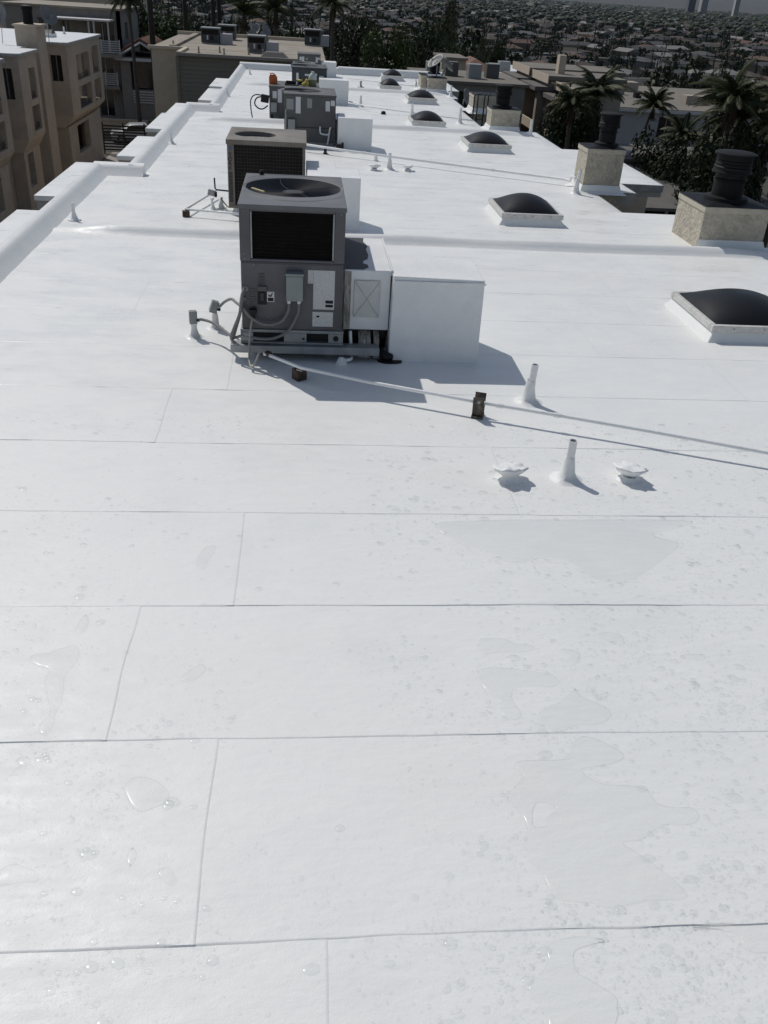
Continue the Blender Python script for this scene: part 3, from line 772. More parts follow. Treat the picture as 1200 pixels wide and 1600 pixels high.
while placed < 17000:
    y = 1.15 + (rnd.random() ** 1.25) * 4.6
    x = rnd.uniform(-0.30 - 0.36 * y, 0.75 + 0.58 * y)
    dens = 0.5 + 0.55 * noise.noise((x * 1.1, y * 1.6, 3.3)) + 0.45 * noise.noise((x * 3.5, y * 5.0, 8.1))
    dens += 0.34 * min(1, max(-0.4, (x - 0.40) / 0.6)) - (0.22 if -0.25 < x < 0.4 else 0)
    if rnd.random() > max(0.02, dens * dens * 1.1): continue
    if any(b0 < x < b1 and c0 < y < c1 and in_poly(x, y, q) for (b0, b1, c0, c1), q in zip(BOX, PUDDLES)): continue
    r = 0.0021 + 0.0040 * (rnd.random() ** 2.2)
    if rnd.random() < 0.045: r = rnd.uniform(0.007, 0.0135)
    if rnd.random() < 0.010: r = rnd.uniform(0.015, 0.026)
    ex = rnd.uniform(0.85, 1.6); ang = rnd.uniform(-0.6, 0.6); ca, sa = math.cos(ang), math.sin(ang)
    hgt = min(r * 0.5, 0.0042)
    lift = 0.0040 * (1 - ((y - Y0) / COURSE) % 1.0) * 0.9
    drops.add([(x + r * (px * ex * ca - py * sa), y + r * (px * ex * sa + py * ca), lift + pz * hgt) for px, py, pz in DOME], DOMEF)
    placed += 1
tag(drops.build('water_drops', 'drop_water', None, True), 'clear water drops beaded all over the white roof coating', 'water drops', kind='stuff')

# ================================================================ the nearest packaged air conditioner
ac = thing('air_conditioner', 'grey packaged air conditioner nearest the camera with big fan grille and conduits', 'air conditioner', (-0.06, 7.4, 0))
X0, X1, YF, YB = -0.46, 0.33, 6.85, 8.05
ZB, ZM, ZT = 0.25, 0.785, 1.21
# base: sleepers, long stand rail, base pan with fork slots
for x in (-0.36, 0.22):
    MB().box(x, x + 0.09, YF + 0.1, YB - 0.05, -0.004, 0.065).build('sleeper', 'galvanised', ac)
MB().box(-0.555, 0.64, YF - 0.055, YF + 0.06, 0.066, 0.13).build('stand_rail', 'galvanised', ac, bevel=0.005)
MB().box(-0.555, 0.64, YB - 0.1, YB + 0.0, 0.066, 0.13).build('stand_rail', 'galvanised', ac, bevel=0.005)
bp = MB()
bp.box(X0 - 0.015, X1 + 0.015, YF - 0.012, YB + 0.01, 0.131, 0.148)
bp.box(X0 - 0.015, X1 + 0.015, YF - 0.010, YB + 0.01, 0.225, 0.249)
for a, b_ in ((X0 - 0.014, -0.375), (-0.13, 0.05), (0.225, X1 + 0.014)): bp.box(a, b_, YF - 0.009, YF + 0.03, 0.1485, 0.2245)
bp.box(X0 - 0.014, X1 + 0.014, YF + 0.05, YB + 0.009, 0.1485, 0.2245)
base = bp.build('base_pan', 'galvanised', ac, bevel=0.003)
MB().box(-0.374, -0.131, YF + 0.034, YF + 0.040, 0.1487, 0.2243).build('slot_shade_plate', 'black', base)  # black plates colour in the shade inside the fork slots
MB().box(0.051, 0.224, YF + 0.034, YF + 0.040, 0.1487, 0.2243).build('slot_shade_plate', 'black', base)
MB().box(-0.130, -0.05, YF - 0.0085, YF - 0.006, 0.16, 0.2).build('slot_cover', 'galvanised', base)
MB().lathe((0.285, YF - 0.0095, 0.188), [(0.022, 0), (0.022, 0.004)], 18, Matrix.Rotation(R(90), 3, 'X')).build('knockout', 'black', base)
MB().lathe((0.025, YF - 0.0095, 0.18), [(0.009, 0), (0.009, 0.003)], 12, Matrix.Rotation(R(90), 3, 'X')).build('knockout', 'black', base)
# lower cabinet
low = MB().box(X0, X1, YF, YB, ZB, ZM).build('lower_cabinet', 'unit_grey', ac, bevel=0.006)
MB().box(X0 + 0.004, X1 - 0.02, YF - 0.004, YF - 0.0005, ZB + 0.012, ZM - 0.012).build('access_panel', 'unit_grey', low, bevel=0.0015)
# upper cabinet: corner posts, rails, coil inside
up = MB()
up.box(X0 - 0.004, X0 + 0.075, YF - 0.004, YF + 0.06, ZM + 0.002, ZT - 0.03)
up.box(X1 - 0.075, X1 + 0.004, YF - 0.004, YF + 0.06, ZM + 0.002, ZT - 0.03)
up.box(X0 + 0.0755, X1 - 0.0755, YF - 0.003, YF + 0.06, ZM + 0.002, ZM + 0.022)
up.box(X0 + 0.0755, X1 - 0.0755, YF - 0.003, YF + 0.06, ZT - 0.05, ZT - 0.03)
up.box(X0 - 0.004, X0 + 0.02, YF + 0.0605, YB, ZM + 0.002, ZT - 0.03)
up.box(X1 - 0.02, X1 + 0.004, YF + 0.0605, YB, ZM + 0.002, ZT - 0.03)
up.box(X0 + 0.0205, X1 - 0.0205, YB - 0.02, YB, ZM + 0.002, ZT - 0.03)
upper = up.build('upper_cabinet', 'unit_grey', ac, bevel=0.004)
for x in (X0 + 0.078, X1 - 0.090):
    MB().box(x, x + 0.012, YF - 0.001, YF + 0.010, ZM + 0.026, ZT - 0.054).build('coil_clip', 'galvanised', upper)
fins = MB()
n = 84
for i in range(n):
    x = X0 + 0.092 + (X1 - X0 - 0.184) * i / (n - 1)
    fins.box(x - 0.0012, x + 0.0012, YF + 0.020, YF + 0.045, ZM + 0.023, ZT - 0.051)
for i in range(14):
    z = ZM + 0.04 + 0.345 * i / 13
    fins.box(X0 + 0.092, X1 - 0.092, YF + 0.030, YF + 0.040, z - 0.0045, z + 0.0045)
fins.build('condenser_coil', 'coil_dark', ac)
MB().box(X0 + 0.077, X1 - 0.077, YF + 0.046, YF + 0.058, ZM + 0.023, ZT - 0.051).build('coil_backing', 'coil_dark', ac)
for x, z in ((X0 + .03, ZT - .05), (X1 - .03, ZT - .05), (X0 + .03, ZM + .06), (X1 - .03, ZM + .10), (X0 + .03, ZM + .02), (X1 - .03, ZM + .02), (X0 + .10, ZM - .025), (X0 + .165, ZM - .02), (X0 + .21, ZB + .10), (X0 + .225, ZB + .085)):
    MB().lathe((x, YF - 0.0045, z), [(0.005, 0), (0.004, 0.003)], 8, Matrix.Rotation(R(90), 3, 'X')).build('screw', 'galvanised', ac)
# top panel with the round fan opening
def round_hole_top(x0, x1, y0, y1, z, cx, cy, r, t, lip):
    seg = 48; vs = []; fs = []
    def sq(a):
        c, s = math.cos(a), math.sin(a); k = 1e9
        if c > 1e-9: k = min(k, (x1 - cx) / c)
        if c < -1e-9: k = min(k, (x0 - cx) / c)
        if s > 1e-9: k = min(k, (y1 - cy) / s)
        if s < -1e-9: k = min(k, (y0 - cy) / s)
        return cx + k * c, cy + k * s
    angs = sorted({2 * math.pi * k / seg for k in range(seg)} | {math.atan2(y - cy, x - cx) % (2 * math.pi) for x in (x0, x1) for y in (y0, y1)})
    n = len(angs)
    for a in angs:
        X, Y = sq(a); vs += [(X, Y, z - t), (X, Y, z), (cx + r * 1.05 * math.cos(a), cy + r * 1.05 * math.sin(a), z + 0.004), (cx + r * math.cos(a), cy + r * math.sin(a), z - 0.002), (cx + r * .97 * math.cos(a), cy + r * .97 * math.sin(a), z - lip)]
    for i in range(n):
        j = (i + 1) % n
        for q in range(4): fs.append((i * 5 + q, j * 5 + q, j * 5 + q + 1, i * 5 + q + 1))
    return MB().add(vs, fs)
FX, FY, FR = -0.065, 7.54, 0.386
top = round_hole_top(X0 - 0.012, X1 + 0.012, YF - 0.014, YB + 0.012, ZT, FX, FY, FR, 0.032, 0.13).build('top_panel', 'unit_grey_top', ac, 30)
# pressed ring in the top panel
ring = MB()
pts = []
for k in range(61):
    a = 2 * math.pi * k / 60
    pts.append((max(X0 + .012, min(X1 - .012, FX + .46 * math.cos(a))), max(YF + .02, min(YB - .03, FY + .54 * math.sin(a))), ZT + 0.0005))
ring.tube(pts, 0.004, 6, cap=False).build('pressed_ring', 'unit_grey_top', top, True)
# shroud wall and inside floor of the fan well
MB().box(X0 + 0.03, X1 - 0.03, YF + 0.07, YB - 0.03, ZM + 0.01, ZM + 0.02).build('well_floor', 'coil_dark', ac)
guard = MB()
for k in range(17):
    r = FR * (0.20 + 0.80 * k / 16); dz = -0.026 * (1 - (r / FR) ** 2)
    guard.tube([(FX + r * math.cos(2 * math.pi * q / 40), FY + r * math.sin(2 * math.pi * q / 40), ZT + 0.003 + dz - 0.01) for q in range(41)], 0.0013, 4, cap=False)
for k in range(4):
    a = 2 * math.pi * k / 4 + 0.3
    guard.tube([(FX + FR * t * math.cos(a + .35 * (1 - t)), FY + FR * t * math.sin(a + .35 * (1 - t)), ZT + 0.004 - 0.026 * (1 - t * t) - 0.01) for t in (0.19, 0.4, 0.6, 0.8, 1.0)], 0.0016, 4)
guard.build('fan_guard', 'guard_wire', ac)
MB().lathe((FX, FY, ZT - 0.050), [(0.085, 0.0), (0.09, 0.008), (0.088, 0.014), (0.03, 0.018)], 24).build('motor_cover', 'fan_blade', ac, 40)
MB().lathe((FX, FY, ZT - 0.30), [(0.06, 0), (0.06, 0.22)], 18).build('motor', 'coil_dark', ac, 40)
for k in range(3):
    a0 = 2 * math.pi * k / 3 + 0.5; vs = []; fs = []
    for i in range(7):
        t = i / 6; r = 0.06 + (FR * 0.86 - 0.06) * t; w = 0.22 + 0.28 * t
        for s_ in (-1, 1):
            a = a0 + s_ * w * 0.9 + 0.3 * t
            vs.append((FX + r * math.cos(a), FY + r * math.sin(a), ZT - 0.17 + s_ * 0.035))
    fs = [(2 * i, 2 * i + 1, 2 * i + 3, 2 * i + 2) for i in range(6)]
    b_ = MB().add(vs, fs).build('fan_blade', 'fan_blade', ac, True)
    md = b_.modifiers.new('thickness', 'SOLIDIFY'); md.thickness = 0.003
MB().lathe((X0 + .12, YB - .03, ZT + .002), [(0.02, 0), (0.022, 0.02), (0.012, 0.035)], 10).build('lifting_knob', 'black', ac)
# strip of wood lying on the guard edge
w = MB().cbox((-0.34, 7.30, ZT + 0.013), 0.165, 0.018, 0.012, Matrix.Rotation(R(-52), 3, 'Z'))
tag(w.build('wood_strip', 'tape_yellow', None, bevel=0.002, loc=(-0.34, 7.30, ZT + 0.008)), 'small pale wooden strip lying on the nearest air conditioner top', 'wood strip')
# labels, switch, disconnect box, sockets
def plate(name, x0, x1, z0, z1, m_, parent, y=YF - 0.0052, th=0.0012):
    return MB().box(x0, x1, y - th, y, z0, z1).build(name, m_, parent)
lab = plate('rating_label', 0.098, 0.265, 0.425, 0.735, 'print_label', ac)
plate('rating_label', 0.055, 0.0965, 0.63, 0.735, 'print_label', ac)
plate('print_block', 0.195, 0.255, 0.475, 0.50, 'black', lab, YF - 0.0066, 0.0006); plate('print_block', 0.195, 0.255, 0.445, 0.466, 'black', lab, YF - 0.0066, 0.0006)
ch = plate('wiring_chart', 0.095, 0.258, 0.285, 0.405, 'print_chart', ac)
plate('print_block', 0.125, 0.15, 0.36, 0.375, 'black', ch, YF - 0.0066, 0.0006)
wl = plate('warning_label', -0.262, -0.205, 0.475, 0.555, 'sticker_white', ac)
plate('print_block', -0.255, -0.212, 0.480, 0.508, 'black', wl, YF - 0.0066, 0.0006)
MB().prism_y([(-0.252, .535), (-0.235, .525), (-0.222, .548), (-0.216, .545), (-0.228, .515), (-0.250, .518)], YF - 0.0072, YF - 0.0066).build('print_block', 'black', wl)
sw = MB().box(-0.335, -0.262, YF - 0.022, YF - 0.0052, 0.56, 0.60).build('switch_hood', 'unit_grey', ac, bevel=0.004)
MB().box(-0.335, -0.265, YF - 0.010, YF - 0.0052, 0.452, 0.558).build('switch_recess', 'black', ac)
MB().box(-0.312, -0.288, YF - 0.016, YF - 0.0101, 0.485, 0.545).build('switch_lever', 'black_gloss', ac)
for z0, z1, x in ((0.61, 0.70, -0.325), (0.42, 0.58, -0.395)):
    lv = MB()
    for q in range(8):
        z = z0 + (z1 - z0) * q / 8; lv.box(x, x + 0.045, YF - 0.010, YF - 0.0052, z, z + (z1 - z0) / 8 * 0.6)
    lv.build('louvre', 'unit_grey', ac)
db = MB().box(-0.112, 0.018, YF - 0.075, YF - 0.0055, 0.505, 0.70).build('disconnect_box', 'panel_green_grey', ac, bevel=0.005)
MB().box(-0.118, 0.024, YF - 0.085, YF - 0.004, 0.703, 0.722).build('box_hood', 'panel_green_grey', db, bevel=0.004)
MB().box(-0.062, -0.032, YF - 0.078, YF - 0.0755, 0.512, 0.522).build('hasp', 'galvanised', db)
for x in (-0.09, -0.012):
    MB().lathe((x, YF - 0.04, 0.478), [(0.013, 0), (0.015, 0.012), (0.012, 0.026)], 12).build('fitting', 'white_pvc', db)
MB().lathe((-0.43, YF - 0.0055, 0.575), [(0.024, 0), (0.024, 0.006), (0.015, 0.012)], 16, Matrix.Rotation(R(90), 3, 'X')).build('grommet', 'galvanised', ac)
MB().lathe((-0.432, YF - 0.0055, 0.50), [(0.009, 0), (0.008, 0.02)], 10, Matrix.Rotation(R(90), 3, 'X')).build('service_port', 'galvanised', ac)
MB().cbox((-0.37, YF - 0.03, 0.405), 0.058, 0.04, 0.03).cbox((-0.37, YF - 0.03, 0.375), 0.028, 0.03, 0.05).build('plug_body', 'black', ac, bevel=0.004)
MB().tube([(-0.375, YF - 0.03, 0.352), (-0.372, YF - 0.03, 0.41), (-0.36, YF - 0.02, 0.43)], 0.009, 8).build('plug_stem', 'black', ac, True)
# flexible conduits
def hose(name, pts, r, m_, parent, seg=10):
    return MB().tube([tuple(p) for p in spline(pts, 8)], r, seg).build(name, m_, parent, True)
hose('conduit', [(-0.09, YF - .04, .48), (-0.095, YF - .05, .42), (-0.14, YF - .06, .345), (-0.22, YF - .06, .31), (-0.31, YF - .055, .315), (-0.40, YF - .05, .37), (-0.445, YF - .04, .43), (-0.475, 6.95, .40), (-0.52, 7.08, .385), (-0.57, 7.23, .365), (-0.64, 7.42, .28), (-0.695, 7.53, .20)], 0.012, 'conduit_grey', ac)
hose('conduit', [(-0.012, YF - .04, .48), (-0.02, YF - .05, .40), (-0.09, YF - .065, .27), (-0.20, YF - .075, .205), (-0.32, YF - .075, .195), (-0.45, YF - .075, .215), (-0.53, 6.86, .17), (-0.62, 7.05, .155), (-0.72, 7.20, .165), (-0.815, 7.28, .165), (-0.85, 7.29, .16)], 0.012, 'conduit_grey', ac)
hose('conduit', [(-0.43, YF - .015, .575), (-0.45, YF - .04, .54), (-0.462, YF - .05, .46), (-0.475, YF - .05, .38), (-0.515, YF - .05, .28), (-0.545, YF - .05, .19), (-0.52, YF - .05, .14)], 0.013, 'conduit_grey', ac)
hose('conduit', [(-0.432, YF - .02, .50), (-0.452, YF - .03, .475), (-0.462, YF - .03, .43), (-0.475, YF - .03, .36), (-0.505, YF - .03, .26), (-0.53, YF - .03, .17)], 0.009, 'conduit_grey', ac)
hose('gas_whip', [(-0.375, YF - .03, .355), (-0.388, YF - .06, .29), (-0.398, YF - .11, .18), (-0.400, 6.66, .08), (-0.385, 6.58, .040), (-0.36, 6.56, .05), (-0.335, 6.58, .10), (-0.31, 6.62, .155), (-0.28, 6.655, .165), (-0.255, 6.64, .14)], 0.0085, 'conduit_pale', ac)

# junction boxes on coated stand-offs
def jbox(x, y, zb, w, d, h, tilt, label):
    t = thing('junction_box', label, 'junction box', (x, y, 0), 'junction boxes beside the nearest air conditioner')
    rot = Matrix.Rotation(tilt, 3, 'Y') @ Matrix.Rotation(R(14), 3, 'Z')
    MB().cbox((x, y, zb + h / 2), w, d, h, rot).build('box', 'jbox_grey', t, bevel=0.004)
    MB().cbox(Vector((x, y, zb + h / 2)) + rot @ Vector((0, -d / 2 - .003, 0)), w * 1.06, 0.005, h * 1.04, rot).build('cover', 'jbox_grey', t, bevel=0.002)
    s_ = MB().lathe((x + .005, y, 0), [(0.10, -0.004), (0.06, 0.006), (0.036, 0.03), (0.026, zb * .7), (0.024, zb + .005)], 14, cap=False)
    lump(s_, 0.016, 22).build('stand_off', 'roof_coat', t, True)
    MB().tube([(x + w * .4, y - .01, zb + h * .3), (x + w * .4 + .03, y - .02, zb + h * .28)], 0.013, 10).build('fitting', 'black', t, True)
jbox(-0.90, 7.31, 0.125, 0.062, 0.05, 0.105, 0, 'grey junction box with conduit standing leftmost by the nearest air conditioner')
jbox(-0.745, 7.55, 0.145, 0.06, 0.05, 0.10, R(20), 'tilted grey junction box behind the leftmost one')

# plenum and drop duct to the right
dt = thing('supply_duct', 'white coated plenum and square duct box right of nearest air conditioner', 'duct', (0.9, 7.3, 0))
pl = MB().box(0.345, 0.716, 6.97, 8.0, 0.225, 0.715).build('plenum', 'duct_coat', dt, bevel=0.008)
MB().add([(0.72, 6.86, -0.004), (1.465, 6.86, -0.004), (1.465, 7.52, -0.004), (0.72, 7.52, -0.004), (0.728, 6.865, 0.705), (1.458, 6.865, 0.690), (1.458, 7.515, 0.690), (0.728, 7.515, 0.705)],
         [(4, 5, 6, 7), (0, 1, 5, 4), (1, 2, 6, 5), (2, 3, 7, 6), (3, 0, 4, 7)]).build('drop_box', 'duct_coat', dt, bevel=0.008)
MB().box(0.349, 0.40, 6.962, 6.9695, 0.235, 0.70).build('sealant_strip', 'mastic', dt)
MB().box(0.334, 0.3445, 6.99, 7.6, 0.25, 0.705).build('sealant_strip', 'mastic', dt)
ap = MB().box(0.425, 0.635, 6.955, 6.9695, 0.335, 0.635).build('access_plate', 'panel_white', dt, bevel=0.004)
for a, b_ in (((.43, .34), (.63, .63)), ((.43, .63), (.63, .34))):
    MB().tube([(a[0], 6.9535, a[1]), ((a[0] + b_[0]) / 2, 6.949, (a[1] + b_[1]) / 2), (b_[0], 6.9535, b_[1])], 0.0022, 4).build('cross_break', 'panel_white', ap, True)
MB().box(0.716, 0.728, 6.966, 7.99, 0.68, 0.722).build('seam_flange', 'duct_coat', dt)
MB().box(0.724, 1.466, 6.853, 6.8605, 0.655, 0.672).build('seam_flange', 'duct_coat', dt, bevel=0.002)
MB().box(0.346, 0.715, 7.16, 7.9, 0.004, 0.224).build('shade_box', 'black', dt)  # solid black box, the shade under the plenum put into its colour
MB().box(0.346, 0.70, 7.03, 7.159, 0.135, 0.224).build('black_slab', 'black', dt)  # black slab, front part of the same dark fill
for xa_, xb_ in ((0.475, 0.575), (0.60, 0.645)):
    MB().prism_x([(7.10, 0.222), (6.93, 0.15), (6.885, 0.02), (6.875, 0.02), (6.92, 0.16), (7.095, 0.2235)], xa_, xb_).build('drain_strap', 'mastic', dt)
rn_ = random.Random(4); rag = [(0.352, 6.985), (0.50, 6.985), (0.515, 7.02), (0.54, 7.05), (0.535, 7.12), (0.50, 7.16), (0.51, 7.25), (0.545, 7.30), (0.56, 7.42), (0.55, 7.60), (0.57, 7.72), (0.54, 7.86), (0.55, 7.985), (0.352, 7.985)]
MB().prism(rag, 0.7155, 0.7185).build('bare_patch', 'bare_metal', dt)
hose('drain_pipe', [(0.405, 6.93, 0.225), (0.41, 6.92, 0.15), (0.42, 6.87, 0.05), (0.41, 6.80, 0.035), (0.36, 6.77, 0.032)], 0.014, 'duct_coat', dt)
MB().lathe((0.335, 6.77, 0.0), [(0.06, -.004), (0.04, 0.02), (0.028, 0.05), (0.01, 0.06)], 12).build('drain_boot', 'roof_coat', dt, True)
MB().tube([(0.60, 6.99, 0.06), (0.66, 6.92, 0.05), (0.735, 6.83, 0.040)], 0.036, 14).build('drain_elbow', 'black', dt, True)

MB().prism([(0.735 + 0.10 * math.cos(q * .5236) * (1 + .3 * noise.noise((q * 1.3, 2, 0))), 6.845 + 0.05 * math.sin(q * .5236) * (1 + .3 * noise.noise((q * 1.3, 7, 0)))) for q in range(12)], 0.001, 0.012).build('tar_smear', 'black', dt)
# gas line on blocks, nearest
def gas_line(pts, r, label, name='gas_pipe', m_='duct_coat', couplings=()):
    t = thing(name, label, 'pipe', (pts[0][0], pts[0][1], 0), 'gas pipes across the roof')
    p = [Vector(q) for q in pts]
    MB().tube(p, r, 10).build('pipe', m_, t, True)
    for f_ in couplings:
        i = int(f_); q = p[i].lerp(p[i + 1], f_ - i); d = (p[i + 1] - p[i]).normalized() * 0.025
        MB().tube([q - d, q + d], r * 1.3, 12).build('coupling', 'duct_coat', t, 50)
    return t
gas_line([(-0.27, 6.63, .125), (0.01, 6.38, .115), (0.48, 6.15, .112), (1.29, 5.80, .115), (1.86, 5.59, .112), (2.45, 5.36, .11), (3.15, 5.085, .10), (3.9, 4.79, .08)], 0.0135, 'long white gas pipe running from the nearest air conditioner to the right edge', couplings=(0.04, 3.25, 3.93))
MB_ = MB().cbox((-0.25, 6.62, .128), 0.045, 0.045, 0.04, Matrix.Rotation(R(40), 3, 'Z'))
tag(MB_.build('pipe_union', 'rust', None, bevel=0.005, loc=(-0.25, 6.62, .108)), 'rusty union fitting where the gas hose meets the pipe', 'pipe fitting')
t = thing('pipe_block', 'rusty block carrying the gas pipe below the nearest air conditioner', 'pipe support', (0.01, 6.38, 0), 'gas pipe supports')
MB().cbox((-0.005, 6.43, 0.045), 0.088, 0.085, 0.086, Matrix.Rotation(R(35), 3, 'Z')).build('block', 'rust', t, bevel=0.006)
MB().cbox((0.0, 6.39, 0.094), 0.05, 0.03, 0.010, Matrix.Rotation(R(-35), 3, 'Z')).build('saddle', 'galvanised', t)
t = thing('pipe_clamp', 'dark rusty strut bracket holding the gas pipe right of the duct', 'pipe support', (1.29, 5.80, 0), 'gas pipe supports')
rz = Matrix.Rotation(R(-18), 3, 'Z')
for sgn in (-1, 1):
    MB().cbox(Vector((1.29, 5.80, 0.085)) + rz @ Vector((0, sgn * 0.040, 0)), 0.080, 0.007, 0.172, rz @ Matrix.Rotation(R(-10 * sgn), 3, 'X')).build('cheek', 'strut_dark', t, bevel=0.002)
MB().cbox((1.29, 5.80, 0.012), 0.085, 0.10, 0.022, rz).build('foot', 'strut_dark', t, bevel=0.003)
MB().cbox((1.29, 5.80, 0.082), 0.05, 0.074, 0.03, rz).build('rest', 'strut_dark', t, bevel=0.003)
MB().cbox((1.285, 5.775, 0.135), 0.020, 0.06, 0.018, rz).build('strap', 'galvanised', t)

# ================================================================ second unit (louvred corner post with the maker's name)
yk = thing('air_conditioner', 'tan weathered air conditioner with black coil guard and YORK down its corner post', 'air conditioner', (-0.44, 12.5, 0))
a0, a1, b0, b1, zt = -0.935, 0.045, 11.95, 13.05, 0.905
MB().box(a0 + 0.0, a1, b0, b1, 0.075, 0.115).build('base_pan', 'unit_tan', yk, bevel=0.004)
MB().box(a0 + .06, a1 - .06, b0 + .08, b1 - .08, -0.004, 0.074).build('stand', 'duct_coat', yk)
post = MB().box(a0, a0 + 0.085, b0, b0 + 0.085, 0.116, zt - 0.055).build('corner_post', 'unit_tan', yk, bevel=0.004)
for q in ((a1 - 0.035, a1, b0, b0 + 0.05), (a0, a0 + .05, b1 - .05, b1), (a1 - .05, a1, b1 - .05, b1)):
    MB().box(*q, 0.116, zt - .055).build('corner_post', 'unit_tan', yk, bevel=0.004)
lo = MB()
for q in range(22):
    z = 0.15 + 0.38 * q / 22; lo.box(a0 + 0.012, a0 + 0.062, b0 - 0.004, b0 - 0.0005, z, z + 0.0085)
lo.build('louvre', 'black', post)
MB().box(a0 + .022, a0 + .055, b0 - .003, b0 - .0005, zt - .125, zt - .085).build('badge', 'badge_blue', post)
for q, c_ in enumerate('YORK'):
    me = text_mesh(c_, 0.066)
    o = place('letter', me, 'black', post); o.location = (a0 + 0.037, b0 - 0.004, zt - 0.178 - q * 0.055); o.rotation_euler = (R(90), 0, 0)
tp = round_hole_top(a0 - .012, a1 + .012, b0 - .014, b1 + .012, zt, -0.60, 12.46, 0.265, 0.055, 0.06).build('top_panel', 'unit_tan', yk, 30)
g = MB()
for k in range(6):
    r = 0.26 * (0.25 + .75 * k / 5); g.tube([(-0.60 + r * math.cos(2 * math.pi * q / 32), 12.46 + r * math.sin(2 * math.pi * q / 32), zt - .05) for q in range(33)], 0.002, 4, cap=False)
g.build('fan_guard', 'black', tp)
MB().box(a0 + .05, a1 - .05, b0 + .06, b1 - .06, 0.12, zt - .14).build('inner_coil', 'coil_brown', yk)
gd = MB()
for k in range(22):
    x = a0 + .09 + (a1 - a0 - .13) * k / 21; gd.box(x - .002, x + .002, b0 + .010, b0 + .014, 0.118, zt - .058)
for k in range(19):
    z = 0.125 + (zt - .19) * k / 18; gd.box(a0 + .086, a1 - .036, b0 + .0145, b0 + .019, z - .003, z + .003)
gd.build('coil_guard', 'coil_brown', yk)
MB().box(a0 + .0865, a1 - .0365, b0 + .022, b0 + .059, 0.117, zt - .057).build('coil_backing', 'coil_dark', yk)
dk = thing('supply_duct', 'white square duct box beside the tan air conditioner', 'duct', (0.4, 11.6, 0))
MB().box(0.07, 0.722, 11.32, 11.92, -0.004, 0.622).build('drop_box', 'duct_coat', dk, bevel=0.008)
MB().box(0.058, 0.45, 11.925, 12.8, 0.18, 0.56).build('plenum', 'duct_coat', dk, bevel=0.008)
# whip, disconnect and pipes left of the second unit
el = thing('electrical_whip', 'black conduit stub with fittings left of the tan air conditioner', 'conduit', (-1.1, 12.3, 0))
MB().tube([(-1.14, 12.32, 0.37), (-1.135, 12.32, 0.24), (-1.12, 12.30, 0.225), (-0.94, 12.2, 0.235)], 0.010, 8).build('conduit', 'black', el, True)
MB().cbox((-1.18, 12.30, 0.185), 0.10, 0.06, 0.07, Matrix.Rotation(R(12), 3, 'Y')).build('outlet_box', 'galvanised', el, bevel=0.006)
MB().cbox((-1.125, 12.28, 0.17), 0.03, 0.07, 0.06).build('outlet_cover', 'black', el, bevel=0.004)
lump(MB().lathe((-1.06, 12.28, 0), [(0.09, -.004), (0.05, 0.01), (0.03, 0.05), (0.02, 0.11), (0.024, 0.14), (0.006, 0.145)], 12), 0.02, 20).build('stub', 'roof_coat', el, True)
lump(MB().lathe((-1.16, 12.12, 0), [(0.08, -.004), (0.045, 0.01), (0.022, 0.05), (0.018, 0.12), (0.03, 0.15), (0.008, 0.155)], 12), 0.02, 20).build('stub', 'roof_coat', el, True)
hose('cable', [(-1.06, 12.25, .13), (-1.0, 12.2, .07), (-0.95, 12.16, .04), (-0.92, 12.14, .08), (-0.92, 12.1, .14)], 0.009, 'conduit_grey', el)
gas_line([(-1.18, 12.85, .10), (-1.46, 11.72, .085)], 0.013, 'short pale gas pipe left of the tan air conditioner', m_='white_pvc')
gas_line([(-1.46, 11.72, .088), (-0.85, 11.60, .085), (-0.35, 11.52, .08)], 0.013, 'pale gas pipe running in front of the tan air conditioner', m_='white_pvc')
t = MB().cbox((-1.455, 11.71, 0.036), 0.09, 0.08, 0.07, Matrix.Rotation(R(10), 3, 'Z'))
tag(t.build('pipe_block', 'rust', None, bevel=0.005, loc=(-1.455, 11.71, 0)), 'dark little block under the pipe bend left of the tan air conditioner', 'pipe support', 'gas pipe supports')

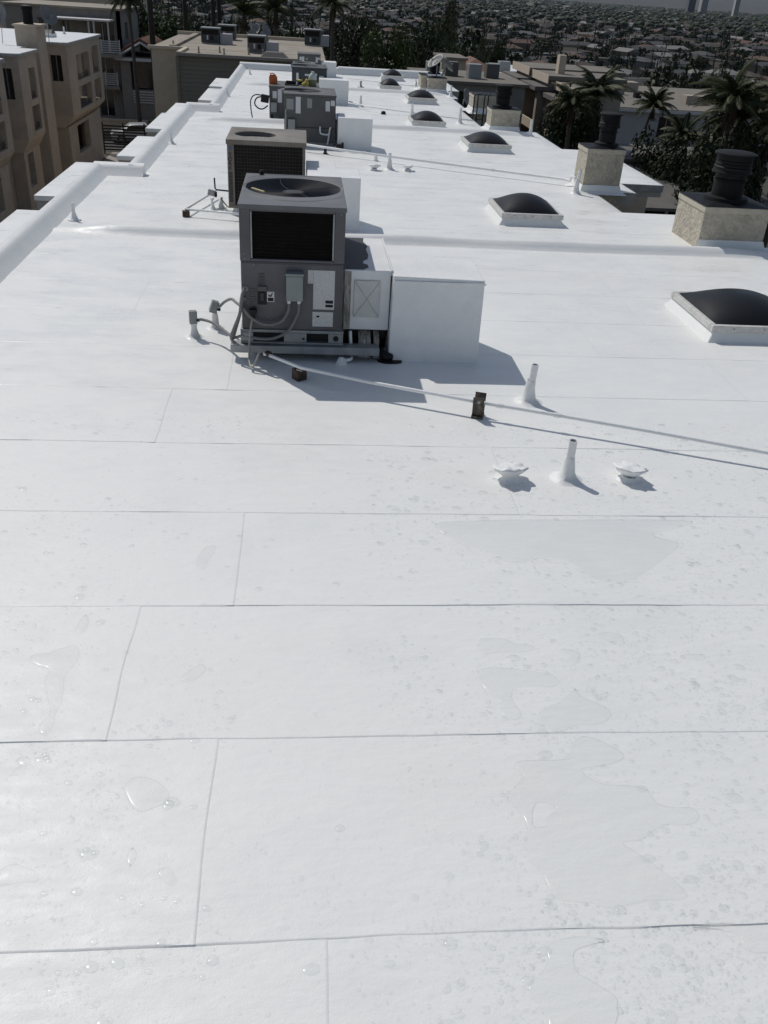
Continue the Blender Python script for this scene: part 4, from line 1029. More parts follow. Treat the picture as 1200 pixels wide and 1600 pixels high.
# ================================================================ units farther back
def unit(label, x0, x1, y0, y1, z0, z1, m_, fan=None, stickers=(), duct=None, dlabel=None, split=None):
    t = thing('air_conditioner', label, 'air conditioner', ((x0 + x1) / 2, (y0 + y1) / 2, 0))
    MB().box(x0 + .03, x1 - .03, y0 + .03, y1 - .03, -0.004, z0 - .001).build('stand', 'galvanised', t)
    c = MB().box(x0, x1, y0, y1, z0, z1 - 0.035).build('cabinet', m_, t, bevel=0.006)
    if fan:
        round_hole_top(x0 - .01, x1 + .01, y0 - .01, y1 + .01, z1, fan[0], fan[1], fan[2], 0.034, 0.05).build('top_panel', m_, t, 30)
        MB().lathe((fan[0], fan[1], z1 - .034), [(fan[2] * .95, 0), (fan[2] * .95, 0.004)], 28).build('fan_well', 'black', t)
        g = MB()
        for k in range(5):
            r = fan[2] * (.2 + .75 * k / 4); g.tube([(fan[0] + r * math.cos(2 * math.pi * q / 28), fan[1] + r * math.sin(2 * math.pi * q / 28), z1 - .014) for q in range(29)], 0.003, 4, cap=False)
        g.build('fan_guard', 'guard_wire', t)
    else:
        MB().box(x0 - .01, x1 + .01, y0 - .01, y1 + .01, z1 - .034, z1).build('top_panel', m_, t, bevel=0.004)
    if split:
        MB().box(x0 - .002, x1 + .002, y0 - .004, y0 - .0005, split, split + .012).build('panel_seam', 'black', c)
    for nm, sx0, sx1, sz0, sz1, sm, dep in stickers:
        MB().box(sx0, sx1, y0 - dep, y0 - .0006, sz0, sz1).build(nm, sm, c, bevel=0.003 if dep > .02 else 0)
    if duct:
        d = thing('supply_duct', dlabel, 'duct', ((duct[0] + duct[1]) / 2, duct[2] + .3, 0))
        MB().box(duct[0], duct[1], duct[2], duct[3], -0.004, duct[4]).build('drop_box', 'duct_coat', d, bevel=0.008)
        MB().box(x1 + .012, duct[0] - .002 if duct[0] > x1 + .05 else x1 + .2, y0 + .25, y1 - .1, z0, duct[4] * .8).build('plenum', 'duct_coat', d, bevel=0.006)
    return t
S, P_, G = 'label_sheet', 'sticker_white', 'jbox_grey'
u3 = unit('dark grey air conditioner with white drain pipe on its front, third from the camera', -0.33, 0.62, 17.9, 19.2, 0.05, 0.87, 'unit_dark', (-0.02, 18.55, 0.38),
     ((S, -.29, -.16, .60, .78, 'jbox_grey', .004), (S, -.12, -.03, .54, .82, P_, .002), (S, .09, .18, .64, .80, 'jbox_grey', .004), (S, .43, .51, .60, .77, P_, .002), (S, .525, .60, .695, .785, P_, .002),
      ('disconnect_box', -.26, -.13, .24, .44, 'jbox_grey', .07)), (0.66, 1.29, 17.55, 18.2, 0.545), 'white duct box right of the third air conditioner', split=0.30)
hose('drain_pipe', [(0.335, 17.87, .34), (0.335, 17.86, .27), (0.35, 17.86, .22), (0.42, 17.86, .205), (0.48, 17.86, .205), (0.50, 17.86, .225)], 0.016, 'white_pvc', u3, 8)
hose('drain_pipe', [(0.54, 17.87, .32), (0.52, 17.86, .315), (0.505, 17.86, .22), (0.49, 17.86, .10), (0.475, 17.86, .03)], 0.016, 'white_pvc', u3, 8)
MB().tube([(-.30, 17.86, .10), (-.30, 17.86, .56), (-.29, 17.87, .60)], 0.012, 8).build('conduit', 'jbox_grey', u3, True)
t = MB().cbox((0.70, 17.42, 0.055), 0.13, 0.10, 0.11).cbox((0.745, 17.42, 0.12), 0.04, 0.06, 0.05)
tag(t.build('outlet_box', 'black', None, bevel=0.008, loc=(0.70, 17.42, 0)), 'black outlet box at the foot of the third duct', 'outlet box')
t = thing('coated_sleeper', 'long white coated box left of the third air conditioner', 'roof curb', (-0.7, 17.9, 0))
MB().box(-1.0, -0.40, 17.6, 18.1, -0.004, 0.115).build('curb', 'duct_coat', t, bevel=0.01)
u4 = unit('brownish air conditioner with orange jug and tools on top, behind the third', -0.71, 0.36, 21.1, 22.3, 0.04, 0.68, 'unit_dark', None,
     ((S, -.64, -.55, .44, .58, P_, .002), (S, -.53, -.44, .36, .62, P_, .002), ('disconnect_box', -.68, -.55, .17, .36, 'jbox_grey', .05), (S, -.68, -.63, .03, .12, 'black', .004)), (0.42, 1.16, 24.6, 25.1, 0.56), 'white duct box behind the third duct box', split=None)
hose('whip', [(-.76, 21.0, .40), (-.85, 21.0, .46), (-.97, 21.0, .44), (-1.02, 21.0, .33), (-.95, 21.0, .24), (-.84, 21.0, .23), (-.74, 21.0, .30)], 0.014, 'black', u4, 8)
hose('whip', [(-.80, 21.0, .48), (-1.0, 21.0, .50), (-1.10, 21.0, .40), (-1.10, 21.0, .2), (-1.07, 21.0, .02)], 0.012, 'black', u4, 8)
MB().cbox((-.80, 21.03, .43), 0.17, 0.13, 0.15, Matrix.Rotation(R(8), 3, 'Y')).build('outlet_box', 'black', u4, bevel=0.01)
u5 = unit('slate dark air conditioner behind the one with the orange jug', -0.27, 0.62, 25.2, 26.4, 0.05, 0.765, 'unit_slate', (0.05, 25.8, 0.36),
     ((S, -.16, -.10, .46, .63, P_, .002), (S, .06, .20, .57, .615, P_, .002), (S, .26, .37, .585, .635, P_, .002), (S, .26, .34, .40, .53, 'jbox_grey', .004), (S, .43, .54, .33, .59, P_, .002), ('disconnect_box', .10, .18, .20, .44, 'jbox_grey', .05), (S, .25, .31, .10, .22, P_, .01)))
u6 = unit('farthest dark grey air conditioner in front of the end parapet', -0.16, 0.57, 31.9, 32.8, 0.05, 0.655, 'unit_dark', None,
     ((S, -.10, -.03, .46, .56, P_, .002), (S, -.02, .05, .38, .57, P_, .002), (S, .10, .17, .48, .54, 'jbox_grey', .002), (S, .42, .48, .42, .57, P_, .002), (S, .49, .55, .50, .56, P_, .002)), (0.60, 1.09, 32.0, 32.6, 0.44), 'white duct box beside the farthest air conditioner')
u7 = unit('low grey air conditioner between the slate one and the farthest', -0.27, 0.36, 28.6, 29.5, 0.04, 0.60, 'unit_dark', (0.0, 29.05, 0.26))
# things left on the fourth unit
zt4 = 0.681
j = thing('jug', 'orange plastic jug standing on the brownish air conditioner', 'jug', (-0.52, 21.55, zt4))
jb = MB().prism([(-.68, 21.45), (-.42, 21.45), (-.40, 21.48), (-.40, 21.64), (-.42, 21.66), (-.68, 21.66), (-.70, 21.64), (-.70, 21.48)], zt4, zt4 + .24)
jb.add([(-.70, 21.47, zt4 + .2405), (-.40, 21.47, zt4 + .2405), (-.40, 21.64, zt4 + .2405), (-.70, 21.64, zt4 + .2405), (-.66, 21.51, zt4 + .31), (-.50, 21.51, zt4 + .31), (-.50, 21.60, zt4 + .31), (-.66, 21.60, zt4 + .31)], [(4, 5, 6, 7), (0, 1, 5, 4), (1, 2, 6, 5), (2, 3, 7, 6), (3, 0, 4, 7)])
jb.build('body', 'orange_plastic', j, bevel=0.012)
MB().tube([(-.64, 21.55, zt4 + .31), (-.66, 21.55, zt4 + .345), (-.56, 21.55, zt4 + .355), (-.47, 21.55, zt4 + .30), (-.43, 21.55, zt4 + .22)], 0.018, 8).build('handle', 'orange_plastic', j, True)
j.scale = (0.60, 0.60, 0.58); j.location.x -= 0.10
t = thing('spray_bottle', 'translucent bottle standing beside yellow gloves on the air conditioner', 'bottle', (0.22, 21.45, zt4))
MB().lathe((0.22, 21.45, zt4), [(0.085, 0), (0.09, 0.02), (0.09, 0.13), (0.088, 0.135)], 16).build('liquid', 'bottle_olive', t, 40)
MB().lathe((0.22, 21.45, zt4), [(0.089, 0.136), (0.088, 0.19), (0.06, 0.24), (0.035, 0.26), (0.035, 0.29), (0.02, 0.295)], 16).build('shoulder', 'clear_plastic', t, 40)
t = thing('tool_tray', 'flat black tray beside the orange jug', 'tray', (-0.24, 21.5, zt4))
MB().box(-.38, -.10, 21.36, 21.62, zt4, zt4 + .02).box(-.38, -.365, 21.36, 21.62, zt4 + .0205, zt4 + .06).box(-.115, -.10, 21.36, 21.62, zt4 + .0205, zt4 + .06).build('tray', 'black_gloss', t, bevel=0.004)
MB().box(-.36, -.14, 21.50, 21.56, zt4 + .0215, zt4 + .08).build('bundle', 'black', t, bevel=0.01)
rnd = random.Random(5)
gl = MB()
for q in range(9):
    c = Vector((rnd.uniform(-.08, .12), rnd.uniform(21.36, 21.5), zt4 + .022 + .045 * (q % 3)))
    d = Vector((rnd.uniform(-1, 1), rnd.uniform(-.4, .4), rnd.uniform(-.15, .3))).normalized() * .05
    gl.tube([c - d, c, c + d + Vector((0, 0, .01))], 0.021, 8, radii=[.017, .022, .016])
tag(gl.build('work_gloves', 'yellow_plastic', None, True, loc=(0.02, 21.43, zt4)), 'crumpled yellow work gloves lying between tray and bottle', 'gloves')
t = MB().lathe((-0.05, 21.7, zt4), [(0.07, 0), (0.05, 0.07), (0.02, 0.12), (0.006, 0.15)], 12)
tag(t.build('caulk_cone', 'black', None, 40, loc=(-.05, 21.7, zt4)), 'black cone shaped tool behind the yellow gloves', 'tool')

# more gas lines and small roof bits farther back
gas_line([(0.05, 17.15, .12), (0.77, 16.78, .105), (1.44, 16.45, .10), (2.48, 15.9, .10), (4.30, 15.0, .095), (4.36, 14.85, .10), (4.37, 14.83, .17), (4.40, 14.72, .18), (4.41, 14.70, .10)], 0.021, 'white gas pipe crossing from the third air conditioner to the second chimney', couplings=(1.5, 3.4))
gas_line([(1.18, 24.5, .10), (1.60, 23.6, .10), (3.26, 22.45, .095), (3.95, 22.0, .09)], 0.0165, 'white gas pipe passing behind the middle skylights')
gas_line([(1.40, 30.95, .10), (3.18, 29.7, .095), (3.5, 29.5, .09)], 0.0165, 'farthest gas pipe running towards the dish chimney')
for x, y, lab in ((0.42, 17.0, 'black post under the second gas pipe'), (1.30, 16.5, 'white clip post under the second gas pipe')):
    m_ = 'black' if 'black' in lab else 'duct_coat'
    tag(MB().box(x - .025, x + .025, y - .03, y + .03, -.004, .10).box(x - .04, x + .04, y - .04, y + .04, -.005, .015).build('pipe_post', m_, None, loc=(x, y, 0)), lab, 'pipe support', 'gas pipe supports')
t = MB().lathe((1.95, 23.15, 0), [(0.07, -.004), (0.05, 0.03), (0.06, 0.05), (0.03, 0.07)], 12)
tag(t.build('roof_drain', 'black', None, True, loc=(1.95, 23.15, 0)), 'small black roof fitting beside the middle gas pipe', 'roof fitting')
t = MB().lathe((1.75, 29.4, 0), [(0.12, -.004), (0.05, 0.02), (0.03, 0.05), (0.03, 0.14), (0.045, 0.15), (0.02, 0.17)], 12)
tag(t.build('roof_fitting', 'galvanised', None, True, loc=(1.75, 29.4, 0)), 'grey fitting standing in front of the far parapet', 'roof fitting')

# satellite dishes
def dish(c, r, aim, label, mast_foot, grp='satellite dishes on the white roof'):
    t = thing('satellite_dish', label, 'satellite dish', mast_foot, grp)
    rot = Vector(aim).normalized().to_track_quat('Z', 'Y').to_matrix()
    m = MB().lathe((0, 0, 0), [(r * k / 6, 0.28 * r * (k / 6) ** 2) for k in range(1, 7)], 24, None, False)
    m.add([(0, 0, 0)] + m.v[:24], [(0, 1 + (k + 1) % 24, 1 + k) for k in range(24)])
    m.v = [tuple(rot @ Vector((p[0] * 0.92, p[1], p[2])) + Vector(c)) for p in m.v]
    d = m.build('reflector', 'dish_grey', t, True)
    md = d.modifiers.new('thickness', 'SOLIDIFY'); md.thickness = 0.008
    back = Vector(c) - Vector(aim).normalized() * 0.05
    MB().tube([mast_foot, (back.x, back.y, back.z - 0.03), tuple(back)], 0.018, 8).build('mast', 'jbox_grey', t, True)
    tip = Vector(c) + Vector(aim).normalized() * r * 0.9 + Vector((0, 0, -r * .35))
    MB().tube([Vector(c) + rot @ Vector((0, -r * .8, .15 * r)), tip], 0.010, 6).build('feed_arm', 'jbox_grey', t, True)
    MB().cbox(tip, 0.06, 0.06, 0.05).build('feed_horn', 'jbox_grey', t, bevel=0.008)
dish((3.93, 28.95, 0.80), 0.27, (-0.55, -0.30, 0.75), 'grey satellite dish tilted skyward on the stained chimney', (3.95, 28.9, 0.44))
dish((4.28, 29.25, 0.72), 0.24, (0.7, 0.2, 0.55), 'second satellite dish facing right behind the tilted one', (4.15, 29.2, 0.44))
dish((4.40, 26.0, 0.17), 0.24, (0.78, -0.55, 0.35), 'satellite dish standing at the roof edge left of the ladder', (4.33, 26.0, -0.1))

# ================================================================ terrain
def sm(a, b_, t):
    t = max(0.0, min(1.0, (t - a) / (b_ - a))); return t * t * (3 - 2 * t)
def ground_z(x, y):
    z = GROUND_Z - 1.2 * sm(6, 30, x) - 22.5 * sm(95, 330, y + 0.15 * x)
    if y > 300: z += 1.2 * noise.noise((x * 0.002, y * 0.002, 0))
    if y > 9000: z += 470 * sm(9000, 17000, y) * (0.55 + 0.5 * noise.noise((x * 0.00022, 4.0, 0)) + 0.2 * noise.noise((x * 0.0009, 1.0, 0)))
    return z
ys = [-60, -20, 0, 20, 40, 60, 75, 90, 105, 120, 135, 150, 170, 190, 210, 230, 260, 300, 340, 400, 500, 700, 1000, 1500, 2200, 3200, 4500, 6500, 9000, 10500, 12000, 13500, 15000, 17000, 20000, 30000]
xs = [-1.0 + 2.0 * i / 80 for i in range(81)]
vs = []; fs = []
for y in ys:
    w_ = 60 + max(0, y) * 1.4
    for u in xs: vs.append((u * w_, y, ground_z(u * w_, y)))
for j in range(len(ys) - 1):
    for i in range(80): fs.append((j * 81 + i, j * 81 + i + 1, (j + 1) * 81 + i + 1, (j + 1) * 81 + i))
me = bpy.data.meshes.new('terrain'); me.from_pydata(vs, [], fs)
tag(place('terrain', me, 'terrain', None, True), kind='structure')
# driveway between the two buildings and the street at its end
m = MB(); vs = [(-13.9, 20, -8.985), (-3.6, 20, -8.985), (-3.6, 71, -8.985), (-13.9, 71, -8.985)]
tag(MB().add(vs, [(0, 1, 2, 3)]).build('driveway', 'concrete', None), kind='structure')
tag(MB().add([(-40, 71.2, -8.98), (30, 71.2, -8.98), (30, 82, -8.98), (-40, 82, -8.98)], [(0, 1, 2, 3)]).build('street', 'asphalt', None), kind='structure')

# ---------------------------------------------------------------- wall builder with real openings
def wall_open(m, axis, plane, th, u0, u1, z0, z1, ops):
    """Wall slab on the plane (axis 'x': face at x=plane looking +x, body behind; axis 'y': face at y=plane looking -y) with rectangular holes."""
    us = sorted({u0, u1} | {o[k] for o in ops for k in (0, 1)}); zs = sorted({z0, z1} | {o[k] for o in ops for k in (2, 3)})
    for a, b_ in zip(us[:-1], us[1:]):
        for c, d in zip(zs[:-1], zs[1:]):
            if any(o[0] <= a and b_ <= o[1] and o[2] <= c and d <= o[3] for o in ops): continue
            if axis == 'x': m.box(plane - th, plane, a, b_, c, d)
            else: m.box(a, b_, plane, plane + th, c, d)
    return m

# ================================================================ beige condominium on the left, bays over the driveway
lb = thing('condominium', 'tan stucco condominium with white roof and projecting bays across the driveway', 'building', (-19, 52, GROUND_Z))
ZR = -1.2
MB().box(-28, -14.95, 30, 68.6, GROUND_Z, ZR - 0.05).build('wall', 'stucco_tan', lb)
MB().box(-28.1, -14.7, 30, 68.8, ZR - 0.049, ZR + 0.02).build('roof', 'roof_white', lb)
def bay(y0, y1, xf, front, side):
    m = MB()
    zb = -5.1
    wall_open(m, 'y', y0, 0.35, -14.94, xf - 0.352, zb, ZR - 0.14, front)
    wall_open(m, 'x', xf, 0.35, y0, y1, zb, ZR - 0.14, side)
    m.box(-14.94, xf - 0.352, y0 + 0.7, y0 + 0.75, zb, ZR - .15)
    w_ = m.build('bay', 'stucco_tan', lb)
    MB().prism_y([(-14.94, zb - .001), (xf, zb - .001), (xf - 0.05, zb - .15), (-14.2 if xf > -14.1 else xf - .4, zb - .65), (-14.94, zb - .65)], y0, y1).build('soffit', 'stucco_sand', w_)
    MB().box(-14.94, xf - 0.36, y0 + 0.76, y1, zb, zb + .05).build('balcony_floor', 'stucco_sand', w_)
    MB().prism([(-14.9, y0 - .10), (xf - .35, y0 - .12), (xf + .10, y0 + .05), (xf + .12, y1 + .1), (-14.9, y1 + .1)], ZR - .138, ZR - .02).build('eave', 'fascia_paint', w_)
    MB().prism([(-14.9, y0 - .08), (xf - .36, y0 - .10), (xf + .08, y0 + .06), (xf + .10, y1 + .08), (-14.9, y1 + .08)], ZR - .019, ZR + .025).build('eave_roof', 'roof_white', w_)
    for o in front:
        MB().box(o[0] - .02, o[1] + .02, y0 + .22, y0 + .25, o[2] - .02, o[3] + .02).build('pane', 'window_glass', w_)
        MB().box((o[0] + o[1]) / 2 - .03, (o[0] + o[1]) / 2 + .03, y0 + .19, y0 + .215, o[2], o[3]).build('mullion', 'dish_grey', w_)
    for i, o in enumerate(side):
        if i % 2:
            MB().box(xf - 1.0, xf - .95, o[0] - .3, o[1] + .3, o[2] - .02, o[3] + .02).build('pane', 'window_glass', w_)
        for q in range(3):
            MB().box(xf - .14, xf - .10, o[0], o[1], o[2] + .06 + q * .10, o[2] + .09 + q * .10).build('rail', 'iron', w_)
    # ground floor, set back
    g = MB()
    ym = (y0 + y1) / 2
    gops = [(y0 + (y1 - y0) * .25, y0 + (y1 - y0) * .60, -7.6, -5.95)]
    wall_open(g, 'x', xf - .42, 0.3, y0 + .25, y1, GROUND_Z, zb - .652, gops)
    wall_open(g, 'y', y0 + .25, 0.3, -14.94, xf - .722, GROUND_Z, zb - .652, [])
    gb = g.build('ground_floor_bay', 'stucco_tan', lb)
    for o in gops: MB().box(xf - 1.1, xf - 1.05, o[0] - .2, o[1] + .2, o[2] - .02, o[3] + .02).build('pane', 'window_glass', gb)
bay(58.8, 68.5, -13.6, [(-14.60, -13.96, -3.22, -1.85)], [(61.0, 64.6, -3.35, -1.95), (61.0, 64.6, -4.95, -3.7), (65.6, 67.6, -3.35, -1.75), (65.6, 67.6, -4.95, -3.7)])
bay(49.6, 53.0, -13.85, [(-14.86, -14.22, -3.25, -1.85)], [(51.2, 52.4, -3.4, -1.95), (51.0, 52.5, -4.9, -3.7)])
bay(43.2, 46.6, -13.75, [(-14.8, -14.2, -3.25, -1.9)], [(44.4, 45.7, -3.4, -1.95), (44.4, 45.7, -4.9, -3.7)])
ct = MB().box(-15.2, -14.08, 54.6, 56.4, GROUND_Z, -0.25).build('chimney', 'stucco_tan', lb)
MB().box(-15.28, -14.0, 54.52, 56.48, -0.249, -0.16).build('cap', 'stucco_sand', ct)
MB().lathe((-14.62, 55.3, -0.16), [(0.26, 0), (0.26, 0.65), (0.30, 0.66), (0.30, 0.85), (0.1, 0.9)], 16).build('flue', 'flue_black', ct, 40)
for x, y, lab in ((-16.2, 55.5, 'leftmost satellite dish on the neighbouring condominium roof'), (-14.4, 58.2, 'satellite dish behind the neighbouring condominium chimney')):
    dish((x + .1, y, 0.12), 0.55, (-0.35, -0.9, 0.4) if x < -15 else (0.5, -0.5, 0.4), lab, (x, y + .1, ZR + .02), 'dishes on the neighbouring roof')
sk = thing('dome_skylight', 'small skylight on the neighbouring condominium roof', 'skylight', (-15.6, 63.0, ZR))
MB().box(-16.2, -15.2, 62.4, 63.6, ZR + .021, ZR + .22).build('curb', 'roof_white', sk, bevel=.02)
MB().prism_x([(62.45, ZR + .221), (62.7, ZR + .38), (63.0, ZR + .43), (63.3, ZR + .38), (63.55, ZR + .221)], -16.15, -15.25).build('dome', 'skylight_acrylic', sk)
for x, y in ((-16.5, 53.0), (-15.4, 66.5)):
    tag(MB().lathe((x, y, ZR + .02), [(0.12, 0), (0.06, 0.1), (0.05, 0.4), (0.03, 0.41)], 10).build('vent_pipe', 'roof_white', None, 40, loc=(x, y, ZR + .02)), 'white vent pipe on the neighbouring condominium roof', 'vent pipe', 'vent pipes on the neighbouring roof')

# gate, car
gt = thing('driveway_gate', 'black slatted iron gate closing the driveway end', 'gate', (-13.0, 70.2, GROUND_Z))
for q in range(9): MB().box(-14.3, -9.6, 70.2, 70.23, -8.75 + q * .20, -8.64 + q * .20).build('slat', 'iron', gt)
for x in (-14.35, -12.9, -11.4, -9.6): MB().box(x, x + .09, 70.12, 70.199, GROUND_Z, -6.85).build('post', 'iron', gt)
def car(x, y, rz, label, paint):
    t = thing('parked_car', label, 'car', (0, 0, 0))
    prof = [(-2.1, .35), (-2.15, .62), (-2.0, .80), (-1.3, .90), (-0.65, 1.36), (0.55, 1.40), (1.35, .98), (2.05, .86), (2.2, .62), (2.15, .35)]
    b_ = MB()
    n = len(prof)
    vs = []
    for yy, k in ((-.86, 0), (-.80, 1), (.80, 1), (.86, 0)):
        for px, pz in prof:
            ins = .14 if pz > 1.2 else 0
            vs.append((px * (1 if k else .99), yy * (1 - ins), pz + (0.0 if k else -.02)))
    fs = [tuple(range(n))[::-1], tuple(range(3 * n, 4 * n))]
    for r_ in range(3):
        for i in range(n): fs.append((r_ * n + i, r_ * n + (i + 1) % n, (r_ + 1) * n + (i + 1) % n, (r_ + 1) * n + i))
    MB().add(vs, fs).build('body', paint, t, 35)
    for s_ in (-1, 1):
        MB().prism_y([(-1.15, .93), (-0.62, 1.30), (0.50, 1.33), (1.15, .97)], s_ * .80 - .01 if s_ > 0 else -.87, s_ * .80 + .07 if s_ > 0 else -.79).build('side_window', 'window_glass', t)
        MB().box(2.12, 2.2, s_ * .60 - .15, s_ * .60 + .15, .60, .72).build('headlight', 'sticker_white', t)
        for wx in (-1.35, 1.35):
            w_ = MB().lathe((wx, s_ * .80, .33), [(.33, -.10), (.33, .10)], 20, Matrix.Rotation(R(90), 3, 'X')).build('wheel', 'tyre', t, 40)
            MB().lathe((wx, s_ * .80, .33), [(.21, -.112), (.21, .112)], 16, Matrix.Rotation(R(90), 3, 'X')).build('rim', 'galvanised', w_, 40)
    MB().add([(1.30, -.62, 1.0), (1.30, .62, 1.0), (.60, .55, 1.385), (.60, -.55, 1.385)], [(0, 1, 2, 3)]).build('windscreen', 'window_glass', t)
    t.location = (x, y, GROUND_Z + .02); t.rotation_euler.z = rz
car(-12.7, 75.8, R(12), 'white car parked beyond the black driveway gate', 'car_white')

# ---------------------------------------------------------------- grey three-storey house with white railings
gh = thing('house', 'grey stucco house with pergola balcony and white railings behind the condominium', 'house', (-19, 86, GROUND_Z))
m = MB()
wall_open(m, 'y', 84.0, .3, -24, -14.9, GROUND_Z, -0.3, [(-19.6, -18.9, -2.3, -1.2), (-17.4, -15.4, -2.55, -1.25), (-17.1, -15.7, -5.0, -3.3), (-17.2, -15.9, -8.2, -6.0), (-21.5, -20.4, -2.3, -1.1)])
wall_open(m, 'x', -14.9, .3, 84.0, 93, GROUND_Z, -0.3, [(86, 87.5, -2.5, -1.2), (86, 87.5, -5.2, -3.6)])
m.box(-24, -15.202, 85.6, 93, GROUND_Z, -0.32)
g_ = m.build('wall', 'stucco_grey', gh)
MB().box(-24.2, -14.7, 83.8, 93.2, -0.299, -0.15).build('roof', 'roof_tan', gh)
for a, b_, c, d in ((-19.6, -18.9, -2.3, -1.2), (-17.4, -15.4, -2.55, -1.25), (-21.5, -20.4, -2.3, -1.1), (-17.1, -15.7, -5.0, -3.3), (-17.2, -15.9, -8.2, -6.0)):
    w_ = MB().box(a, b_, 84.22, 84.25, c, d).build('window', 'window_glass', gh)
    for x in (a, (a + b_) / 2 - .03, b_ - .06): MB().box(x, x + .06, 84.15, 84.219, c, d).build('frame', 'trim_white', w_)
MB().box(-20.4, -15.3, 81.4, 84.0, -1.02, -0.90).build('pergola_roof', 'trim_white', gh)
for x in (-20.2, -17.0, -16.6, -15.5): MB().box(x, x + .12, 81.5, 81.62, -3.2, -1.021).build('pergola_post', 'trim_white', gh)
for z0, xa, xb, ya in ((-3.3, -17.6, -14.6, 81.4), (-5.75, -17.3, -15.2, 82.6)):
    MB().box(xa - .1, xb + .1, ya - .05, 83.99, z0 - .25, z0).build('balcony_slab', 'stucco_grey', gh)
    for q in range(6): MB().box(xa, xb, ya, ya + .04, z0 + .10 + q * .16, z0 + .16 + q * .16).build('railing', 'trim_white', gh)
    for x in (xa, (xa + xb) / 2, xb - .08): MB().box(x, x + .08, ya + .041, ya + .10, z0, z0 + 1.05).build('post', 'trim_white', gh)
MB().box(-17.4, -14.7, 80.6, 80.8, GROUND_Z, -8.0).build('garden_wall', 'stucco_grey', gh)
bh = thing('house', 'flat roofed beige house at the top left corner behind the grey house', 'house', (-24, 104, -9))
MB().box(-34, -16.5, 100, 112, -10, 0.15).build('wall', 'stucco_sand', bh)
MB().box(-34.2, -16.3, 99.8, 112.2, 0.151, 0.32).build('roof', 'roof_tan', bh)
MB().box(-20.5, -18.4, 102, 104, 0.321, 1.25).build('roof_block', 'stucco_sand', bh)
for q, x in enumerate((-31, -28.2, -25.6, -22.8)):
    t = MB().box(x, x + 1.2, 101.5, 102.6, .321, .95).box(x + .1, x + 1.1, 101.6, 102.5, .951, 1.02)
    t.build('roof_unit', ('unit_dark', 'jbox_grey')[q % 2], bh, bevel=.02)

# ---------------------------------------------------------------- small house with tiled gable
th_ = thing('house', 'narrow house with brown tiled gable and open truss beyond the car', 'house', (-11.8, 74, GROUND_Z))
m = MB(); wall_open(m, 'y', 82.5, .3, -14.9, -11.2, GROUND_Z, -3.5, [(-14.1, -12.1, -5.9, -3.8)]); m.box(-14.9, -11.2, 83.6, 89, GROUND_Z, -3.5)
m.build('wall', 'stucco_grey', th_)
MB().box(-14.1, -12.1, 83.2, 83.25, -5.9, -3.8).build('window', 'window_glass', th_)
for q in range(5): MB().box(-14.0, -12.2, 82.35, 82.40, -6.9 + q * .2, -6.8 + q * .2).build('railing', 'trim_white', th_)
for s_ in (-1, 1):
    rf = MB().add([(-13.05 + s_ * 2.3, 81.8, -3.65), (-13.05, 81.8, -2.35), (-13.05, 89.2, -2.35), (-13.05 + s_ * 2.3, 89.2, -3.65), (-13.05 + s_ * 2.3, 81.8, -3.50), (-13.05, 81.8, -2.18), (-13.05, 89.2, -2.18), (-13.05 + s_ * 2.3, 89.2, -3.50)],
        [(0, 1, 2, 3), (4, 5, 6, 7), (0, 1, 5, 4), (1, 2, 6, 5), (2, 3, 7, 6), (3, 0, 4, 7)]).build('roof', 'roof_tile', th_)
    tl = MB()
    for q in range(12):
        y = 81.9 + q * .6
        tl.tube([(-13.05 + s_ * 2.3, y, -3.44), (-13.05 + s_ * .05, y, -2.12)], .09, 6)
    tag(tl.build('roof_tiles', 'roof_tile', rf, True), kind='stuff')
    MB().tube([(-13.05 + s_ * 2.2, 81.75, -3.62), (-13.05, 81.75, -2.36)], .09, 4).build('rafter', 'trim_white', th_)
MB().box(-15.1, -11.0, 81.7, 81.85, -3.72, -3.5).build('beam', 'trim_white', th_)
tag(MB().box(-16.5, -10.5, 80.2, 80.45, GROUND_Z, -8.1).box(-16.55, -10.45, 80.15, 80.5, -8.099, -7.95).build('garden_wall', 'stucco_sand', None, loc=(-13, 80.3, GROUND_Z)), 'low tan garden wall along the street past the gate', 'wall')
tag(MB().box(-12.4, -10.9, 79.0, 79.9, GROUND_Z + .02, -7.9).box(-12.45, -10.85, 78.95, 79.95, -7.899, -7.75).build('dumpster', 'bottle_olive', None, bevel=.03, loc=(-11.6, 79.5, GROUND_Z)), 'dark bin with olive lid by the street wall', 'bin')

# ---------------------------------------------------------------- building beyond the far end of the roof (beige end wall, dark lap siding, tan roof)
tb = thing('apartment_building', 'tan roofed apartment building with dark lap siding behind the far parapet', 'building', (0, 54, GROUND_Z))
ZT2 = -0.6
MB().box(-7.45, -5.75, 49.9, 62, GROUND_Z, ZT2 - .02).build('end_wall', 'stucco_sand', tb)
MB().box(-5.749, 1.0, 46.6, 62, GROUND_Z, ZT2 - .03).build('wall', 'siding', tb)
MB().box(-7.60, -5.65, 49.75, 50.0, ZT2 - .019, ZT2 + .12).build('parapet', 'stucco_sand', tb)
MB().box(-5.80, -5.60, 46.4, 49.748, ZT2 - .029, ZT2 + .14).build('parapet', 'stucco_sand', tb)
MB().box(-5.80, 1.1, 46.35, 46.58, ZT2 - .03, ZT2 + .10).build('parapet', 'stucco_grey', tb)
sd_ = MB()
for q in range(30):
    z = ZT2 - .05 - q * .18
    sd_.add([(-5.75, 46.56, z), (1.0, 46.56, z), (1.0, 46.52, z - .18), (-5.75, 46.52, z - .18), (-5.75, 46.599, z - .18), (1.0, 46.599, z - .18)], [(3, 2, 1, 0), (4, 5, 2, 3)])
tag(sd_.build('siding_boards', 'siding', tb), kind='stuff')
MB().box(-5.85, -5.72, 46.47, 46.62, GROUND_Z, ZT2 - .031).build('corner_board', 'siding', tb)
